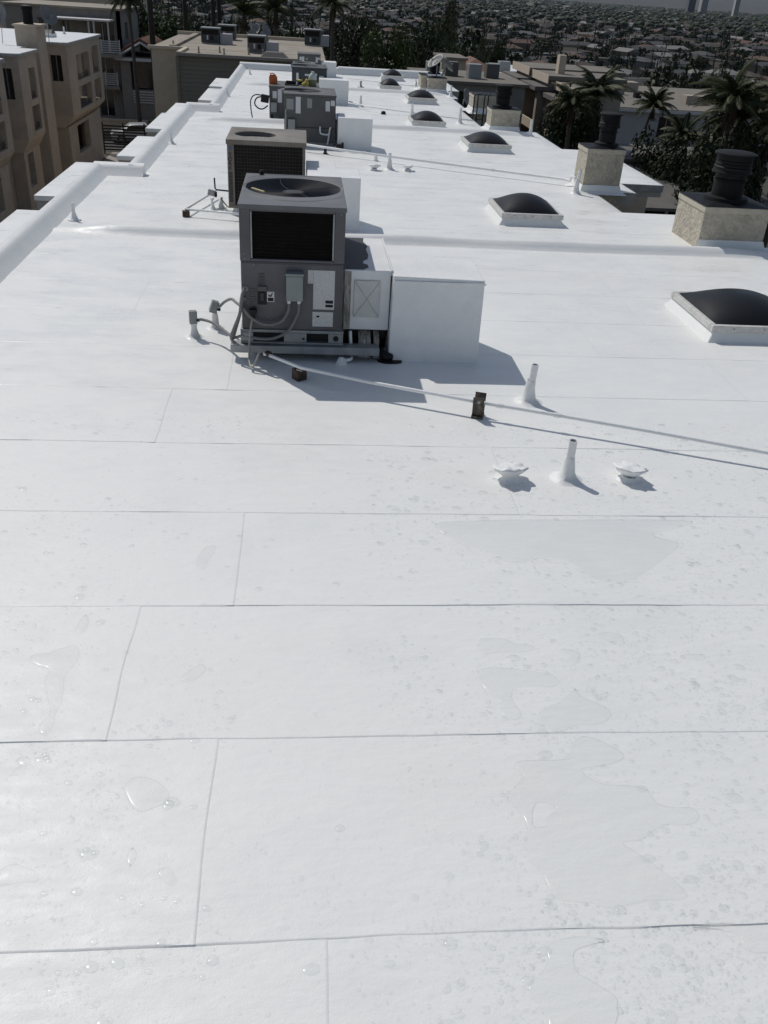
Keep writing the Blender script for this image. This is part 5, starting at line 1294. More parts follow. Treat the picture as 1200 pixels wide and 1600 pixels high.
MB().box(-7.5, 1.1, 49.99, 62.1, ZT2 - .018, ZT2 + .04).build('roof', 'roof_tan', tb)
MB().box(-5.599, 1.1, 46.59, 49.989, ZT2 - .028, ZT2 + .035).build('roof', 'roof_tan', tb)
MB().box(-6.6, -6.3, 50.1, 61.9, ZT2 + .041, ZT2 + .16).build('curb', 'roof_tan', tb)
MB().box(-7.6, 1.2, 61.9, 62.15, ZT2 + .041, ZT2 + .22).build('parapet', 'stucco_sand', tb)
def small_unit(x, y, w, h, label, m_, dw=.62):
    t = thing('air_conditioner', label, 'air conditioner', (x, y, ZT2 + .04))
    z0 = ZT2 + .04
    MB().box(x + .04, x + w - .04, y + .05, y + .95, z0, z0 + .06).build('stand', 'galvanised', t)
    c = MB().box(x, x + w, y, y + 1.0, z0 + .061, z0 + h - .05).build('cabinet', m_, t, bevel=.008)
    MB().box(x - .02, x + w + .02, y - .02, y + 1.02, z0 + h - .049, z0 + h).build('top_panel', 'jbox_grey', t, bevel=.008)
    MB().box(x + .06, x + w - .06, y - .006, y - .0006, z0 + h * .58, z0 + h - .09).build('coil', 'coil_dark', c)
    MB().box(x + .30, x + .38, y - .004, y - .0006, z0 + .2, z0 + .42).build('label_sheet', 'sticker_white', c)
    MB().box(x + .50, x + .66, y - .03, y - .0006, z0 + .2, z0 + .40).build('disconnect_box', 'black', c)
    if dw: MB().box(x + w + .02, x + w + .02 + dw, y + .1, y + .9, z0, z0 + h * .66).build('duct', 'stucco_white', t, bevel=.01)
small_unit(-5.45, 54.5, .98, .78, 'dark stained air conditioner at the left on the tan roof', 'unit_slate')
small_unit(-2.72, 49.6, .88, .78, 'grey air conditioner with black coil right on the tan roof', 'unit_grey')
small_unit(-4.9, 58.8, 1.0, .78, 'air conditioner half hidden at the back of the tan roof', 'unit_dark', 0)
small_unit(0.1, 58.0, .9, .85, 'air conditioner right of the dishes on the tan roof', 'unit_slate', .5)
for k, (x, y, z) in enumerate(((-2.75, 60, .0), (-2.2, 60.3, -.05), (-2.95, 59.6, -.3), (-2.3, 59.4, -.35))):
    dish((x, y, z), .33, ((-.4, -.75, .5), (.5, -.6, .5), (-.3, -.8, .4), (.6, -.5, .5))[k], ('upper left', 'upper right', 'lower left', 'lower right')[k] + ' dish of the satellite dish cluster on the tan roof', (x + .05, y + .2, ZT2 + .05), 'satellite dishes on the tan roof')
for x, y in ((-4.9, 47.6), (-3.7, 47.4), (-4.0, 48.6), (-1.9, 48.1), (-6.5, 51), (-2.6, 48.4)):
    tag(MB().lathe((x, y, ZT2 + .035), [(.09, 0), (.04, .06), (.035, .28), (.02, .29)], 10).build('vent_pipe', 'roof_tan', None, 40, loc=(x, y, ZT2 + .035)), 'small tan vent pipe on the tan neighbouring roof', 'vent pipe', 'vent pipes on the tan roof')
sk = thing('roof_hatch', 'dark low roof hatch on the tan roof in front of its air conditioner', 'roof hatch', (-1.5, 47.5, ZT2 + .04))
MB().add([(-2.0, 47.0, ZT2 + .04), (-.7, 47.0, ZT2 + .04), (-.7, 48.2, ZT2 + .04), (-2.0, 48.2, ZT2 + .04), (-1.75, 47.25, ZT2 + .27), (-.95, 47.25, ZT2 + .27), (-.95, 47.95, ZT2 + .27), (-1.75, 47.95, ZT2 + .27)],
         [(4, 5, 6, 7), (0, 1, 5, 4), (1, 2, 6, 5), (2, 3, 7, 6), (3, 0, 4, 7)]).build('hatch', 'roof_grey', sk)

# ---------------------------------------------------------------- right: stepped apartment block with balconies
def fin_block(label, x0, y0, w, d, ztop, off, cm='stucco_mauve'):
    t = thing('apartment_building', label, 'building', (x0 + w / 2, y0 + d / 2, -10), 'stepped balcony blocks on the right')
    m = MB()
    ops = [(y0 + .8, y0 + d - .8, ztop - 2.7, ztop - .9), (y0 + .8, y0 + d - .8, ztop - 5.4, ztop - 3.7)]
    m.box(x0 + .8, x0 + w, y0, y0 + d, -10.5, ztop - .25)
    m.box(x0, x0 + .799, y0, y0 + .5, -10.5, ztop - .9)
    m.box(x0, x0 + .799, y0 + d - .4, y0 + d, -10.5, ztop - .9)
    m.build('wall', cm, t)
    for z in (ztop - 2.75, ztop - 5.55):
        MB().box(x0 + .01, x0 + .12, y0 + .501, y0 + d - .401, z - .55, z).build('balcony_front', 'stucco_sand', t)
        MB().box(x0 + .121, x0 + .798, y0 + .501, y0 + d - .401, z - .56, z - .4).build('balcony_floor', cm, t)
        MB().box(x0 + .78, x0 + .799, y0 + .9, y0 + d - .8, z + .05, z + 1.7).build('glazing', 'window_glass', t)
    MB().box(x0 - .25, x0 + 1.2, y0 - .2, y0 + d + .2, ztop - .899, ztop - .65).build('sun_shade', 'roof_grey', t)
    MB().box(x0 + .55, x0 + w + .1, y0 - .25, y0 + d + .25, ztop - .249, ztop).build('roof', 'roof_gravel', t)
    MB().box(x0 + .50, x0 + .549, y0 - .3, y0 + d + .3, ztop - .45, ztop + .03).build('fascia', 'stucco_sand', t)
    return t
fin_block('leftmost stepped balcony block with grey gravel roof on the right', 14.9, 66.5, 7.2, 5, -1.55, 0)
f2 = fin_block('middle stepped balcony block carrying a stucco chimney on its roof', 15.1, 61.8, 5.6, 4.4, -1.65, 0)
MB().box(16.7, 17.15, 63.5, 64.2, -1.65, -.55).build('chimney', 'stucco_sand', f2)
fin_block('nearest stepped balcony block, half hidden by palms', 15.6, 57.0, 2.6, 4.5, -1.95, 0)
tr = thing('house', 'house corner with red brown tiled roof left of the balcony blocks', 'house', (13.2, 73, -10))
MB().box(11.2, 14.6, 71.5, 78, -10, -2.6).build('wall', 'stucco_tan', tr)
MB().add([(10.8, 71.0, -2.62), (14.9, 71.0, -2.62), (14.9, 78.4, -2.62), (10.8, 78.4, -2.62), (12.9, 73.2, -1.6), (12.9, 76.2, -1.6)], [(0, 1, 4), (1, 2, 5, 4), (2, 3, 5), (3, 0, 4, 5), (3, 2, 1, 0)]).build('roof', 'roof_tile', tr)

# ---------------------------------------------------------------- right: long white apartment block with tan flat roof
wb_ = thing('apartment_building', 'long pale apartment block with tan flat roof behind the palms on the right', 'building', (36, 96, -10.5))
m = MB()
wops = [(32.3, 34.7, -7.9, -6.1), (31.6, 34.2, -10.2, -8.6), (37.0, 39.0, -7.9, -6.1), (37.0, 39.0, -10.2, -8.6), (41, 43, -7.9, -6.1)]
wall_open(m, 'y', 85.0, .3, 27.3, 46, -11.5, -5.75, wops); m.box(27.3, 46, 86.6, 108, -11.5, -5.75); m.box(27.3, 27.6, 85.301, 86.599, -11.5, -5.75)
m.build('wall', 'stucco_white', wb_)
for a, b_, c, d in wops:
    w_ = MB().box(a, b_, 86.3, 86.35, c, d).build('glazing', 'window_glass', wb_)
    MB().box((a + b_) / 2 - .04, (a + b_) / 2 + .04, 86.24, 86.299, c, d).build('mullion', 'trim_white', w_)
for a, b_, z in ((31.8, 35.0, -8.15), (36.7, 39.3, -8.15)):
    MB().box(a, b_, 84.0, 84.999, z - .2, z).build('balcony_slab', 'stucco_mauve', wb_)
    for q in range(5): MB().box(a, b_, 84.0, 84.05, z + .08 + q * .18, z + .14 + q * .18).build('railing', 'iron', wb_)
MB().box(26.9, 46.4, 84.4, 108.5, -5.749, -5.50).build('eave', 'trim_white', wb_)
MB().box(27.0, 46.3, 84.5, 108.4, -5.499, -5.42).build('roof', 'roof_gravel', wb_)
for a in ((29.4, 31.2, 96, 98.5, 1.0), (33.6, 35.1, 100, 102, .9), (36.5, 38.6, 90, 91.5, .75), (41, 43, 93, 95, .9)):
    MB().box(a[0], a[1], a[2], a[3], -5.419, -5.42 + a[4]).build('roof_block', 'stucco_mauve', wb_)
for x in (33.9, 35.0): MB().box(x, x + .8, 93.0, 94.4, -5.419, -5.25).build('roof_skylight', 'roof_white', wb_)
for q in range(7): MB().box(27.6 + q * .85, 28.2 + q * .85, 93.5 + (q % 3) * 1.4, 94.3 + (q % 3) * 1.4, -5.419, -5.42 + .6 + .2 * (q % 2)).build('roof_unit', ('black', 'jbox_grey')[q % 2], wb_)
# carport roofs below
cp = thing('carport', 'low grey carport roof with white vents below the pale apartment block', 'carport', (20, 52, -10))
MB().box(14.5, 24, 50.2, 56, -4.85, -4.70).build('roof', 'roof_grey', cp)
MB().add([(14.5, 43.5, -5.9), (24, 43.5, -5.9), (24, 50.19, -4.95), (14.5, 50.19, -4.95), (14.5, 43.5, -6.05), (24, 43.5, -6.05), (24, 50.19, -5.1), (14.5, 50.19, -5.1)], [(0, 1, 2, 3), (7, 6, 5, 4), (0, 4, 5, 1), (1, 5, 6, 2), (2, 6, 7, 3), (3, 7, 4, 0)]).build('roof', 'roof_grey', cp)
MB().box(14.8, 23.8, 50.5, 55.8, -10.5, -4.851).build('wall', 'stucco_grey', cp)
for x in (16.9, 18.2, 20.6): MB().lathe((x, 51.5, -4.7), [(.16, 0), (.16, .15), (.22, .16), (.18, .25), (.05, .3)], 12).build('roof_vent', 'trim_white', cp, 40)
for x in (15.2, 18, 21, 23.5): MB().box(x, x + .12, 44, 44.12, -10.5, -6.0).build('post', 'trim_white', cp)

# ---------------------------------------------------------------- roofs between our roof and the far suburb
lr = thing('apartment_building', 'low building with white flat roofs and dark equipment beyond the roof ladder', 'building', (13, 88, -10))
MB().box(8.2, 20.5, 84, 98, -10.5, -3.5).build('wall', 'stucco_grey', lr)
MB().box(8.0, 20.7, 83.8, 98.2, -3.499, -3.35).build('roof', 'roof_white', lr)
for q, (x, y) in enumerate(((9.0, 85), (10.4, 85.5), (11.8, 85), (13.2, 86), (17.5, 87))): MB().box(x, x + 1.0, y, y + 1.0, -3.349, -2.5).build('roof_unit', ('jbox_grey', 'unit_dark')[q % 2], lr, bevel=.02)
lr2 = thing('apartment_building', 'dark stucco building with doorway just past the roof ladder', 'building', (10.5, 62, -10))
m = MB(); wall_open(m, 'y', 58, .3, 7.2, 13.4, -10.5, -2.1, [(9.3, 10.6, -4.4, -2.5)]); m.box(7.2, 13.4, 59.2, 66, -10.5, -2.1)
m.build('wall', 'stucco_grey', lr2)
MB().box(7.0, 13.6, 57.8, 66.2, -2.099, -1.95).build('roof', 'roof_gravel', lr2)
MB().box(9.3, 10.6, 58.9, 58.95, -4.4, -2.5).build('door', 'iron', lr2)
for q in range(4): MB().box(7.6 + q * 1.3, 8.4 + q * 1.3, 60 + q % 2, 60.9 + q % 2, -1.949, -1.15).build('roof_unit', ('jbox_grey', 'unit_dark')[q % 2], lr2, bevel=.02)
lr3 = thing('house', 'small tan rooftop house behind the satellite dish chimney', 'house', (10.4, 70, -10))
MB().box(9.6, 11.3, 68, 72, -10.5, -1.45).build('wall', 'stucco_tan', lr3)
MB().box(9.5, 11.4, 67.8, 72.2, -1.449, -1.3).build('roof', 'roof_gravel', lr3)

# ================================================================ vegetation
def leaf_cloud(name, clumps, n, size, seed, up=0.25):
    """Leaf-sized quads scattered through the outer volume of ellipsoid clumps."""
    rn = random.Random(seed); vs = []; fs = []
    wts = [c[3] * c[4] + c[4] * c[5] for c in clumps]
    for _ in range(n):
        cx, cy, cz, rx, ry, rz_ = rn.choices(clumps, wts)[0]
        d = Vector((rn.gauss(0, 1), rn.gauss(0, 1), rn.gauss(0, 1))).normalized()
        k = 0.55 + 0.5 * rn.random() ** 0.6
        p = Vector((cx + d.x * rx * k, cy + d.y * ry * k, cz + d.z * rz_ * k))
        nr = (d + Vector((rn.gauss(0, .6), rn.gauss(0, .6), rn.gauss(0, .6) + up))).normalized()
        a = nr.cross(Vector((rn.random(), rn.random(), rn.random() + .1))).normalized(); b_ = nr.cross(a)
        s = size * rn.uniform(.6, 1.4); a *= s; b_ *= s * .6
        o = len(vs); vs += [p - a, p + b_ * .8, p + a, p - b_ * .8]; fs.append((o, o + 1, o + 2, o + 3))
    me = bpy.data.meshes.new(name); me.from_pydata([tuple(v) for v in vs], [], fs); me.update(); return me
def blob(seed, k, sx, sz, z0):
    rn = random.Random(seed); out = []
    for _ in range(k):
        a = rn.uniform(0, 6.28); r = sx * rn.random() ** .5 * .62; z = z0 + sz * rn.uniform(.15, .85)
        q = sx * rn.uniform(.30, .48) * (1.15 - .5 * abs((z - z0) / sz - .45)); out.append((r * math.cos(a), r * math.sin(a), z, q, q, q * .8))
    return out
CROWN = {
    'round': [leaf_cloud('crown', blob(s, 15, 1.0, 1.25, 0.35), 2600, 0.055, s) for s in (1, 2, 3)],
    'tall': [leaf_cloud('crown', [(0.10 * math.sin(k * 2.4), 0.10 * math.cos(k * 2.4), 0.25 + k * .19, .30 - .018 * k, .30 - .018 * k, .22) for k in range(11)] + blob(s, 6, .5, 1.8, .3), 2400, 0.045, s) for s in (4, 5)],
    'fine': [leaf_cloud('crown', blob(s, 18, 1.0, 1.25, 0.3), 11000, 0.042, s) for s in (8, 9)],
    'column': [leaf_cloud('crown', [(0, 0, .2 + k * .2, .23 - .016 * k * k / 10, .23 - .016 * k * k / 10, .2) for k in range(11)], 1500, 0.04, s) for s in (6, 7)]}
TRUNK = MB().tube([(0, 0, -.6), (.02, .01, .2), (-.01, .02, .6), (.03, 0, .95)], .06, 7, radii=[.075, .06, .05, .03])
for a in range(5):
    t = a * 1.26; TRUNK.tube([(0, 0, .45 + .06 * a), (.16 * math.cos(t), .16 * math.sin(t), .68 + .06 * a), (.34 * math.cos(t), .34 * math.sin(t), .86 + .06 * a)], .02, 5, radii=[.03, .02, .01])
TRUNK = TRUNK.mesh('trunk')
def tree(x, y, w, h, kind, leaf, label, group=None, var=0, rz=0.0, zbase=None):
    z0 = ground_z(x, y) if zbase is None else zbase
    t = thing('tree', label, 'tree', (x, y, z0), group)
    s = (w / 2, w / 2, h / (1.6 if kind in ('round', 'fine') else 2.4))
    me = CROWN[kind][var % len(CROWN[kind])]
    key = (me.name, leaf)
    if key not in CR_CACHE:
        c = me.copy(); c.materials.clear(); c.materials.append(MATS[leaf]); CR_CACHE[key] = c
    o = bpy.data.objects.new('crown', CR_CACHE[key]); COL.objects.link(o); o.parent = t; o.scale = s; o.rotation_euler.z = rz
    tm = bpy.data.objects.new('trunk', TRUNK); COL.objects.link(tm); tm.parent = t; tm.scale = s
    return t
CR_CACHE = {}
TRUNK.materials.append(MATS['bark'])
tree(6.4, 74, 5.4, 9.3, 'fine', 'leaf_green', 'broad bright green tree behind the far parapet', var=0)
tree(2.9, 78, 4.2, 7.6, 'fine', 'leaf_dark', 'dark bushy tree left of the broad green tree', var=1, rz=1)
tree(13.8, 96, 5.6, 14.2, 'tall', 'leaf_olive', 'tallest olive green tree right of centre', var=0)
tree(11.3, 90, 4.6, 9.5, 'round', 'leaf_dark', 'dark tree between the broad green tree and the tallest one', var=2)
tree(17.4, 96, 3.6, 10.3, 'tall', 'leaf_olive', 'slim olive tree right of the tallest tree', var=1, rz=2)
tree(15.9, 93, 4.0, 7.6, 'round', 'leaf_dark', 'dark low tree under the slim olive tree', var=0, rz=2)
tree(21.0, 104, 5.0, 8.4, 'round', 'leaf_dark', 'dark tree behind the white flat roofs', var=1, rz=3)
tree(-12.6, 96, 5.2, 8.6, 'round', 'leaf_green', 'sunlit green tree behind the tiled gable', var=2, rz=.5)
tree(-9.6, 99, 5.0, 8.0, 'round', 'leaf_olive', 'olive tree behind the tan roof, left', var=0, rz=1.5)
tree(-15.5, 97, 5.0, 9.4, 'round', 'leaf_dark', 'dark tree behind the grey house', var=1, rz=2.5)
tree(-3.5, 84, 4.6, 7.6, 'round', 'leaf_dark', 'dark shrubby tree behind the tan roof units', var=1, rz=4)
tree(0.0, 92, 5.2, 8.2, 'round', 'leaf_dark', 'dark tree behind the dish cluster', var=2, rz=5)
tree(9.3, 84, 4.4, 8.2, 'fine', 'leaf_dark', 'dark leafy tree right of the broad green tree', var=1, rz=2)
tree(0.9, 70, 3.4, 7.6, 'fine', 'leaf_dark', 'dark shrubby tree beside the end of the tan roof', var=0, rz=4)
tree(4.4, 71, 3.2, 7.2, 'fine', 'leaf_olive', 'olive shrubby tree just left of the broad green tree', var=1, rz=5)
tree(8.4, 80, 4.8, 8.4, 'fine', 'leaf_dark', 'dense dark tree right behind the broad green tree', var=0, rz=6)
tree(11.8, 82, 4.0, 8.0, 'fine', 'leaf_olive', 'olive leafy tree behind the satellite dish chimney', var=1, rz=3.3)
tree(14.6, 100, 4.8, 9.6, 'fine', 'leaf_green', 'green leafy tree at the foot of the tallest tree', var=0, rz=1.1)
tree(19.2, 101, 4.6, 8.8, 'fine', 'leaf_dark', 'dark leafy tree right of the slim olive tree', var=1, rz=5.2)
tree(5.2, 100, 6.0, 9.2, 'round', 'leaf_olive', 'olive tree behind the broad green tree', var=0, rz=6)
tree(-5.6, 170, 5.5, 24.0, 'column', 'leaf_dark', 'dark cypress column behind the tan roof, wider', var=0)
tree(-2.0, 180, 4.5, 20.0, 'column', 'leaf_dark', 'dark cypress column behind the tan roof, slimmer', var=1)
tree(20.5, 44, 5.0, 7.4, 'fine', 'leaf_dark', 'dark foliage tree at the right picture edge below the palms', var=2, zbase=-9.5)
tree(23.5, 50, 6.0, 8.0, 'fine', 'leaf_olive', 'olive foliage behind the right edge palm', var=1, zbase=-10)
tree(15.4, 54, 4.4, 8.4, 'fine', 'leaf_dark', 'dense dark tree in front of the balcony blocks', var=0, rz=3, zbase=-10)
tree(17.0, 55.6, 4.0, 7.4, 'fine', 'leaf_green', 'green leafy tree beside the dense dark one', var=2, rz=1, zbase=-10)

# palms: curved trunk, single fronds
def frond_mesh(L, seed, droop):
    rn = random.Random(seed); m = MB(); pts = []
    N_ = 18
    for i in range(N_ + 1):
        t = i / N_; pts.append(Vector((L * (t - .22 * t ** 3), 0, L * (.16 * t - droop * t * t))))
    m.tube(pts, .03, 4, radii=[.035 * (1 - .85 * i / N_) for i in range(N_ + 1)])
    for i in range(1, N_ * 2):
        t = (i + .5) / (N_ * 2 + .5); k = min(N_ - 1, int(t * N_)); p = pts[k].lerp(pts[k + 1], t * N_ - k); d = (pts[k + 1] - pts[k]).normalized()
        ln = L * .25 * (math.sin(math.pi * min(1, t * .9 + .10)) ** .6) * rn.uniform(.8, 1.1)
        for s_ in (-1, 1):
            out = (d * .55 + Vector((0, s_ * .75, -.35 - .60 * t + rn.uniform(-.15, .15)))).normalized()
            q = p + out * ln; mid = p + out * ln * .5 + Vector((0, 0, .02)); w_ = d * .017 * L
            m.add([p, mid + w_, q + Vector((0, 0, -.18 * ln)), mid - w_], [(0, 1, 2, 3)])
    return m.mesh('frond')
FR = []
for nm in ('frond', 'frond', 'frond_dry'):
    me = frond_mesh(1.0, len(FR), (.58, .82, .95)[len(FR)]); me.materials.append(MATS[nm]); FR.append(me)
def palm(x, y, z0, zc, L, label, nf=30, lean=(0, 0), tr=.16, skirt=.25, seed=0, tm='bark', group=None):
    rn = random.Random(seed)
    t = thing('palm_tree', label, 'palm', (x, y, z0), group)
    n = 8; pts = [Vector((lean[0] * (i / n) ** 1.5, lean[1] * (i / n) ** 1.5, (zc - z0) * i / n)) for i in range(n + 1)]
    me = MB().tube(pts, tr, 8, radii=[tr * (1.25 - .5 * i / n) for i in range(n + 1)]).mesh('trunk')
    me.materials.append(MATS[tm]); shade(me)
    o = bpy.data.objects.new('trunk', me); COL.objects.link(o); o.parent = t
    for k in range(nf):
        u = (k + .5) / nf; dry = u > 1 - skirt
        el = R(80 - 100 * u + rn.gauss(0, 11)) if not dry else R(-40 - 40 * rn.random())
        o = bpy.data.objects.new('frond', FR[2] if dry else FR[k % 2]); COL.objects.link(o); o.parent = t
        o.location = pts[-1] + Vector((0, 0, .12 * (1 - u)))
        o.rotation_euler = (rn.uniform(-.3, .3), -el, k * 2.399 + rn.uniform(-.2, .2)); s = L * rn.uniform(.85, 1.1) * (.52 if dry else 1); o.scale = (s, s, s)
    return t
palm(26.9, 75, -10.3, -4.45, 2.0, 'leaning palm in front of the pale apartment block', 44, (.95, 0), .13, .3, 1)
palm(20.6, 45, -9.8, -1.35, 2.2, 'big shaggy palm at the right behind the nearest chimney', 46, (.1, .2), .16, .35, 2)
palm(22.9, 43, -9.8, -1.5, 2.3, 'right edge palm with yellowish fronds', 42, (.3, 0), .16, .2, 3)
palm(21.9, 47, -9.9, -2.1, 2.4, 'lower palm filling the gap between the two right edge palms', 40, (.2, 0), .16, .3, 12)
tree(19.6, 49, 4.6, 7.0, 'fine', 'leaf_dark', 'dark leafy tree left of the big shaggy palm', var=1, rz=1, zbase=-10)
palm(24.6, 47, -9.9, -2.6, 2.4, 'palm cut by the right picture edge', 36, (.2, 0), .16, .3, 14)
palm(28.6, 70, -10.3, -6.1, 2.2, 'low leafy palm before the pale apartment windows', 36, (.1, 0), .15, .15, 15)
palm(16.6, 53, -9.8, -1.95, 1.9, 'palm in front of the nearest balcony block', 44, (-.3, 0), .15, .3, 4)
palm(14.9, 52, -9.8, -2.45, 1.7, 'left palm of the clump before the balcony blocks', 40, (-.2, 0), .15, .3, 9)
palm(-3.9, 66, -9, 0.55, 1.9, 'palm with hanging fronds behind the tan roof, left of two', 30, (.1, 0), .18, .45, 5)
palm(-1.7, 67, -9, 0.75, 1.9, 'palm with hanging fronds behind the tan roof, right of two', 30, (-.1, 0), .18, .4, 6)
palm(2.0, 65, -9, 1.35, 1.6, 'slender palm standing above the far parapet', 28, (-.1, 0), .14, .3, 7)
palm(-13.0, 78.5, -9, 0.7, 2.0, 'feathery palm beside the grey house balcony', 30, (-.2, 0), .14, .15, 8)
for x, y, lab in ((-11.0, 75, 'tall bare palm trunk left of the tan building'), (-8.7, 76, 'thin tall palm trunk behind the tan roof corner'), (-6.55, 75, 'left trunk of the twin tall palms'), (-6.2, 76, 'right trunk of the twin tall palms'), (3.0, 110, 'far tall palm trunk left of the slender palm')):
    palm(x, y, ground_z(x, y), 9.5, 1.7, lab, 22, (-.2 if x < -10 else 0, 0), .20 if x < -10 else .16, .3, int(x * 7) % 50, 'bark_pole')

# ================================================================ far suburb
sub = random.Random(21)
CA, SA = math.cos(R(24)), math.sin(R(24))
def house_geo(w, d, h, rh, kind):
    """kind 0 gable, 1 hip, 2 flat; returns (wall verts/faces, roof verts/faces)."""
    wl = ([(-w / 2, -d / 2, -2), (w / 2, -d / 2, -2), (w / 2, d / 2, -2), (-w / 2, d / 2, -2), (-w / 2, -d / 2, h), (w / 2, -d / 2, h), (w / 2, d / 2, h), (-w / 2, d / 2, h)],
          [(0, 1, 5, 4), (1, 2, 6, 5), (2, 3, 7, 6), (3, 0, 4, 7)])
    e = .5
    if kind == 2:
        rf = ([(-w / 2 - .1, -d / 2 - .1, h), (w / 2 + .1, -d / 2 - .1, h), (w / 2 + .1, d / 2 + .1, h), (-w / 2 - .1, d / 2 + .1, h), (-w / 2 - .1, -d / 2 - .1, h + .4), (w / 2 + .1, -d / 2 - .1, h + .4), (w / 2 + .1, d / 2 + .1, h + .4), (-w / 2 - .1, d / 2 + .1, h + .4)],
              [(4, 5, 6, 7), (0, 1, 5, 4), (1, 2, 6, 5), (2, 3, 7, 6), (3, 0, 4, 7)])
    else:
        k = w / 2 + e if kind == 0 else w / 2 - d * .4
        rf = ([(-w / 2 - e, -d / 2 - e, h), (w / 2 + e, -d / 2 - e, h), (w / 2 + e, d / 2 + e, h), (-w / 2 - e, d / 2 + e, h), (-k, 0, h + rh), (k, 0, h + rh)], [(0, 1, 5, 4), (2, 3, 4, 5), (1, 2, 5), (3, 0, 4)])
    return wl, rf
WALLS = ['city_white', 'city_cream', 'city_grey', 'city_tan']; ROOFS = ['city_roof_grey', 'city_roof_brown', 'city_roof_red', 'city_roof_pale']
mat('city_white', (0.42, 0.42, 0.41), .9); mat('city_cream', (0.24, 0.21, 0.17), .9); mat('city_grey', (0.13, 0.13, 0.13), .9); mat('city_tan', (0.15, 0.125, 0.10), .9)
mat('city_roof_grey', (0.060, 0.060, 0.063), .9, var=.2, vscale=.3); mat('city_roof_brown', (0.060, 0.050, 0.040), .9, var=.2, vscale=.3); mat('city_roof_red', (0.10, 0.060, 0.045), .9, var=.2, vscale=.3); mat('city_roof_pale', (0.20, 0.195, 0.185), .9, var=.2, vscale=.3)
def cells(ya, yb, cx, cy):
    R_ = int(yb * 1.3 / min(cx, cy)) + 2
    for i in range(-R_, R_):
        for j in range(0, R_):
            gx, gy = (i + .5) * cx, (j + .5) * cy
            x, y = gx * CA - gy * SA, gx * SA + gy * CA
            if ya < y < yb and -0.42 * y < x < 0.62 * y: yield x, y
HOUSE = []; 
for x, y in cells(175, 3000, 24, 31):
    if sub.random() < .80: HOUSE.append((x + sub.uniform(-3, 3), y + sub.uniform(-4, 4), sub.uniform(10, 21) if sub.random() < .85 else sub.uniform(24, 40), sub.uniform(9, 14), sub.choice((3.2, 3.4, 5.8, 6.2)), sub.uniform(1.6, 2.6), sub.choices((0, 1, 2), (4, 3, 3))[0], sub.choice((0, 0, math.pi / 2)), sub.choices(range(4), (3, 3, 2, 3))[0], sub.choices(range(4), (5, 4, 2, 2))[0]))
for x, y in cells(3000, 9000, 85, 95):
    if sub.random() < .8: HOUSE.append((x + sub.uniform(-20, 20), y + sub.uniform(-20, 20), sub.uniform(16, 45), sub.uniform(14, 30), sub.choice((4, 6, 8, 12)), 2.5, sub.choice((0, 2, 2)), sub.choice((0, math.pi / 2)), sub.choices(range(4), (4, 3, 2, 2))[0], sub.choice((0, 1, 3, 3))))
def in_view(x, y, z):
    v = Vector((x, y, z - CAM_Z)); d = v.dot(_f); px = 600 + 1380 * v.dot(_r) / d; py = 800 - 1380 * v.dot(_u) / d
    return -20 < px < 1220 and -10 < py < 118
near = sorted([h for h in HOUSE if in_view(h[0], h[1], ground_z(h[0], h[1]) + 4)], key=lambda h: h[1])[:290]
nearset = set(id(h) for h in near)
WN = ['white', 'cream', 'grey', 'tan']; RN = ['grey', 'brown', 'red', 'pale']; KN = ['gabled', 'hipped', 'flat']
variants = {}
for h in near:
    x, y, w_, d_, hh, rh, kind, rot, wm, rm = h
    key = (kind, wm, rm, hh > 5)
    if key not in variants:
        wl, rf = house_geo(13, 10.5, 6.0 if hh > 5 else 3.3, 2.1, kind)
        m = MB().add(*wl); nw = len(m.f); m.add(*rf)
        # window and door boxes, slightly proud frames with dark glass
        wv = MB()
        me = m.mesh('far_house'); me.materials.append(MATS[WALLS[wm]]); me.materials.append(MATS[ROOFS[rm]])
        for i, p in enumerate(me.polygons): p.material_index = 0 if i < nw else 1
        for sy in (-1,):
            for q in range(4):
                for lev in range(2 if hh > 5 else 1): wv.box(-5.4 + q * 3.1, -4.0 + q * 3.1, -5.30, -5.251, 1.0 + lev * 2.8, 2.3 + lev * 2.8)
        wm_ = wv.mesh('window'); wm_.materials.append(MATS['window_glass'])
        variants[key] = (me, wm_)
    me, wm_ = variants[key]
    o = bpy.data.objects.new('far_house', me); COL.objects.link(o)
    o.location = (x, y, ground_z(x, y)); o.rotation_euler.z = R(24) + rot; o.scale = (w_ / 13, d_ / 10.5, 1)
    v = Vector((x, y, ground_z(x, y) + 3 - CAM_Z)); pxx = 600 + 1380 * v.dot(_r) / v.dot(_f)
    side = 'at far left' if pxx < 240 else 'left of centre' if pxx < 520 else 'about the middle' if pxx < 760 else 'right of centre' if pxx < 980 else 'at far right'
    dist_ = 'nearest' if y < 420 else 'middle' if y < 620 else 'back'
    tag(o, f"{'two storey' if hh > 5 else 'low'} {WN[wm]} {KN[kind]} house, {RN[rm]} roof, {side}, {dist_} rows of the suburb", 'house', f"far {WN[wm]} {KN[kind]} {RN[rm]} {'tall' if hh > 5 else 'low'} houses")
mesh = {}
fv = []; ff = []; fm = []
mats = [MATS[k] for k in WALLS + ROOFS]
for h in HOUSE:
    if id(h) in nearset: continue
    x, y, w_, d_, hh, rh, kind, rot, wm, rm = h
    wl, rf = house_geo(w_, d_, hh, rh, kind); z = ground_z(x, y); a = R(24) + rot; c, s = math.cos(a), math.sin(a)
    for (V, F_), mi in ((wl, wm), (rf, 4 + rm)):
        o = len(fv); fv += [(x + p[0] * c - p[1] * s, y + p[0] * s + p[1] * c, z + p[2]) for p in V]; ff += [tuple(i + o for i in f) for f in F_]; fm += [mi] * len(F_)
me = bpy.data.meshes.new('distant_houses'); me.from_pydata(fv, [], ff)
for q in mats: me.materials.append(q)
me.polygons.foreach_set('material_index', fm); me.update()
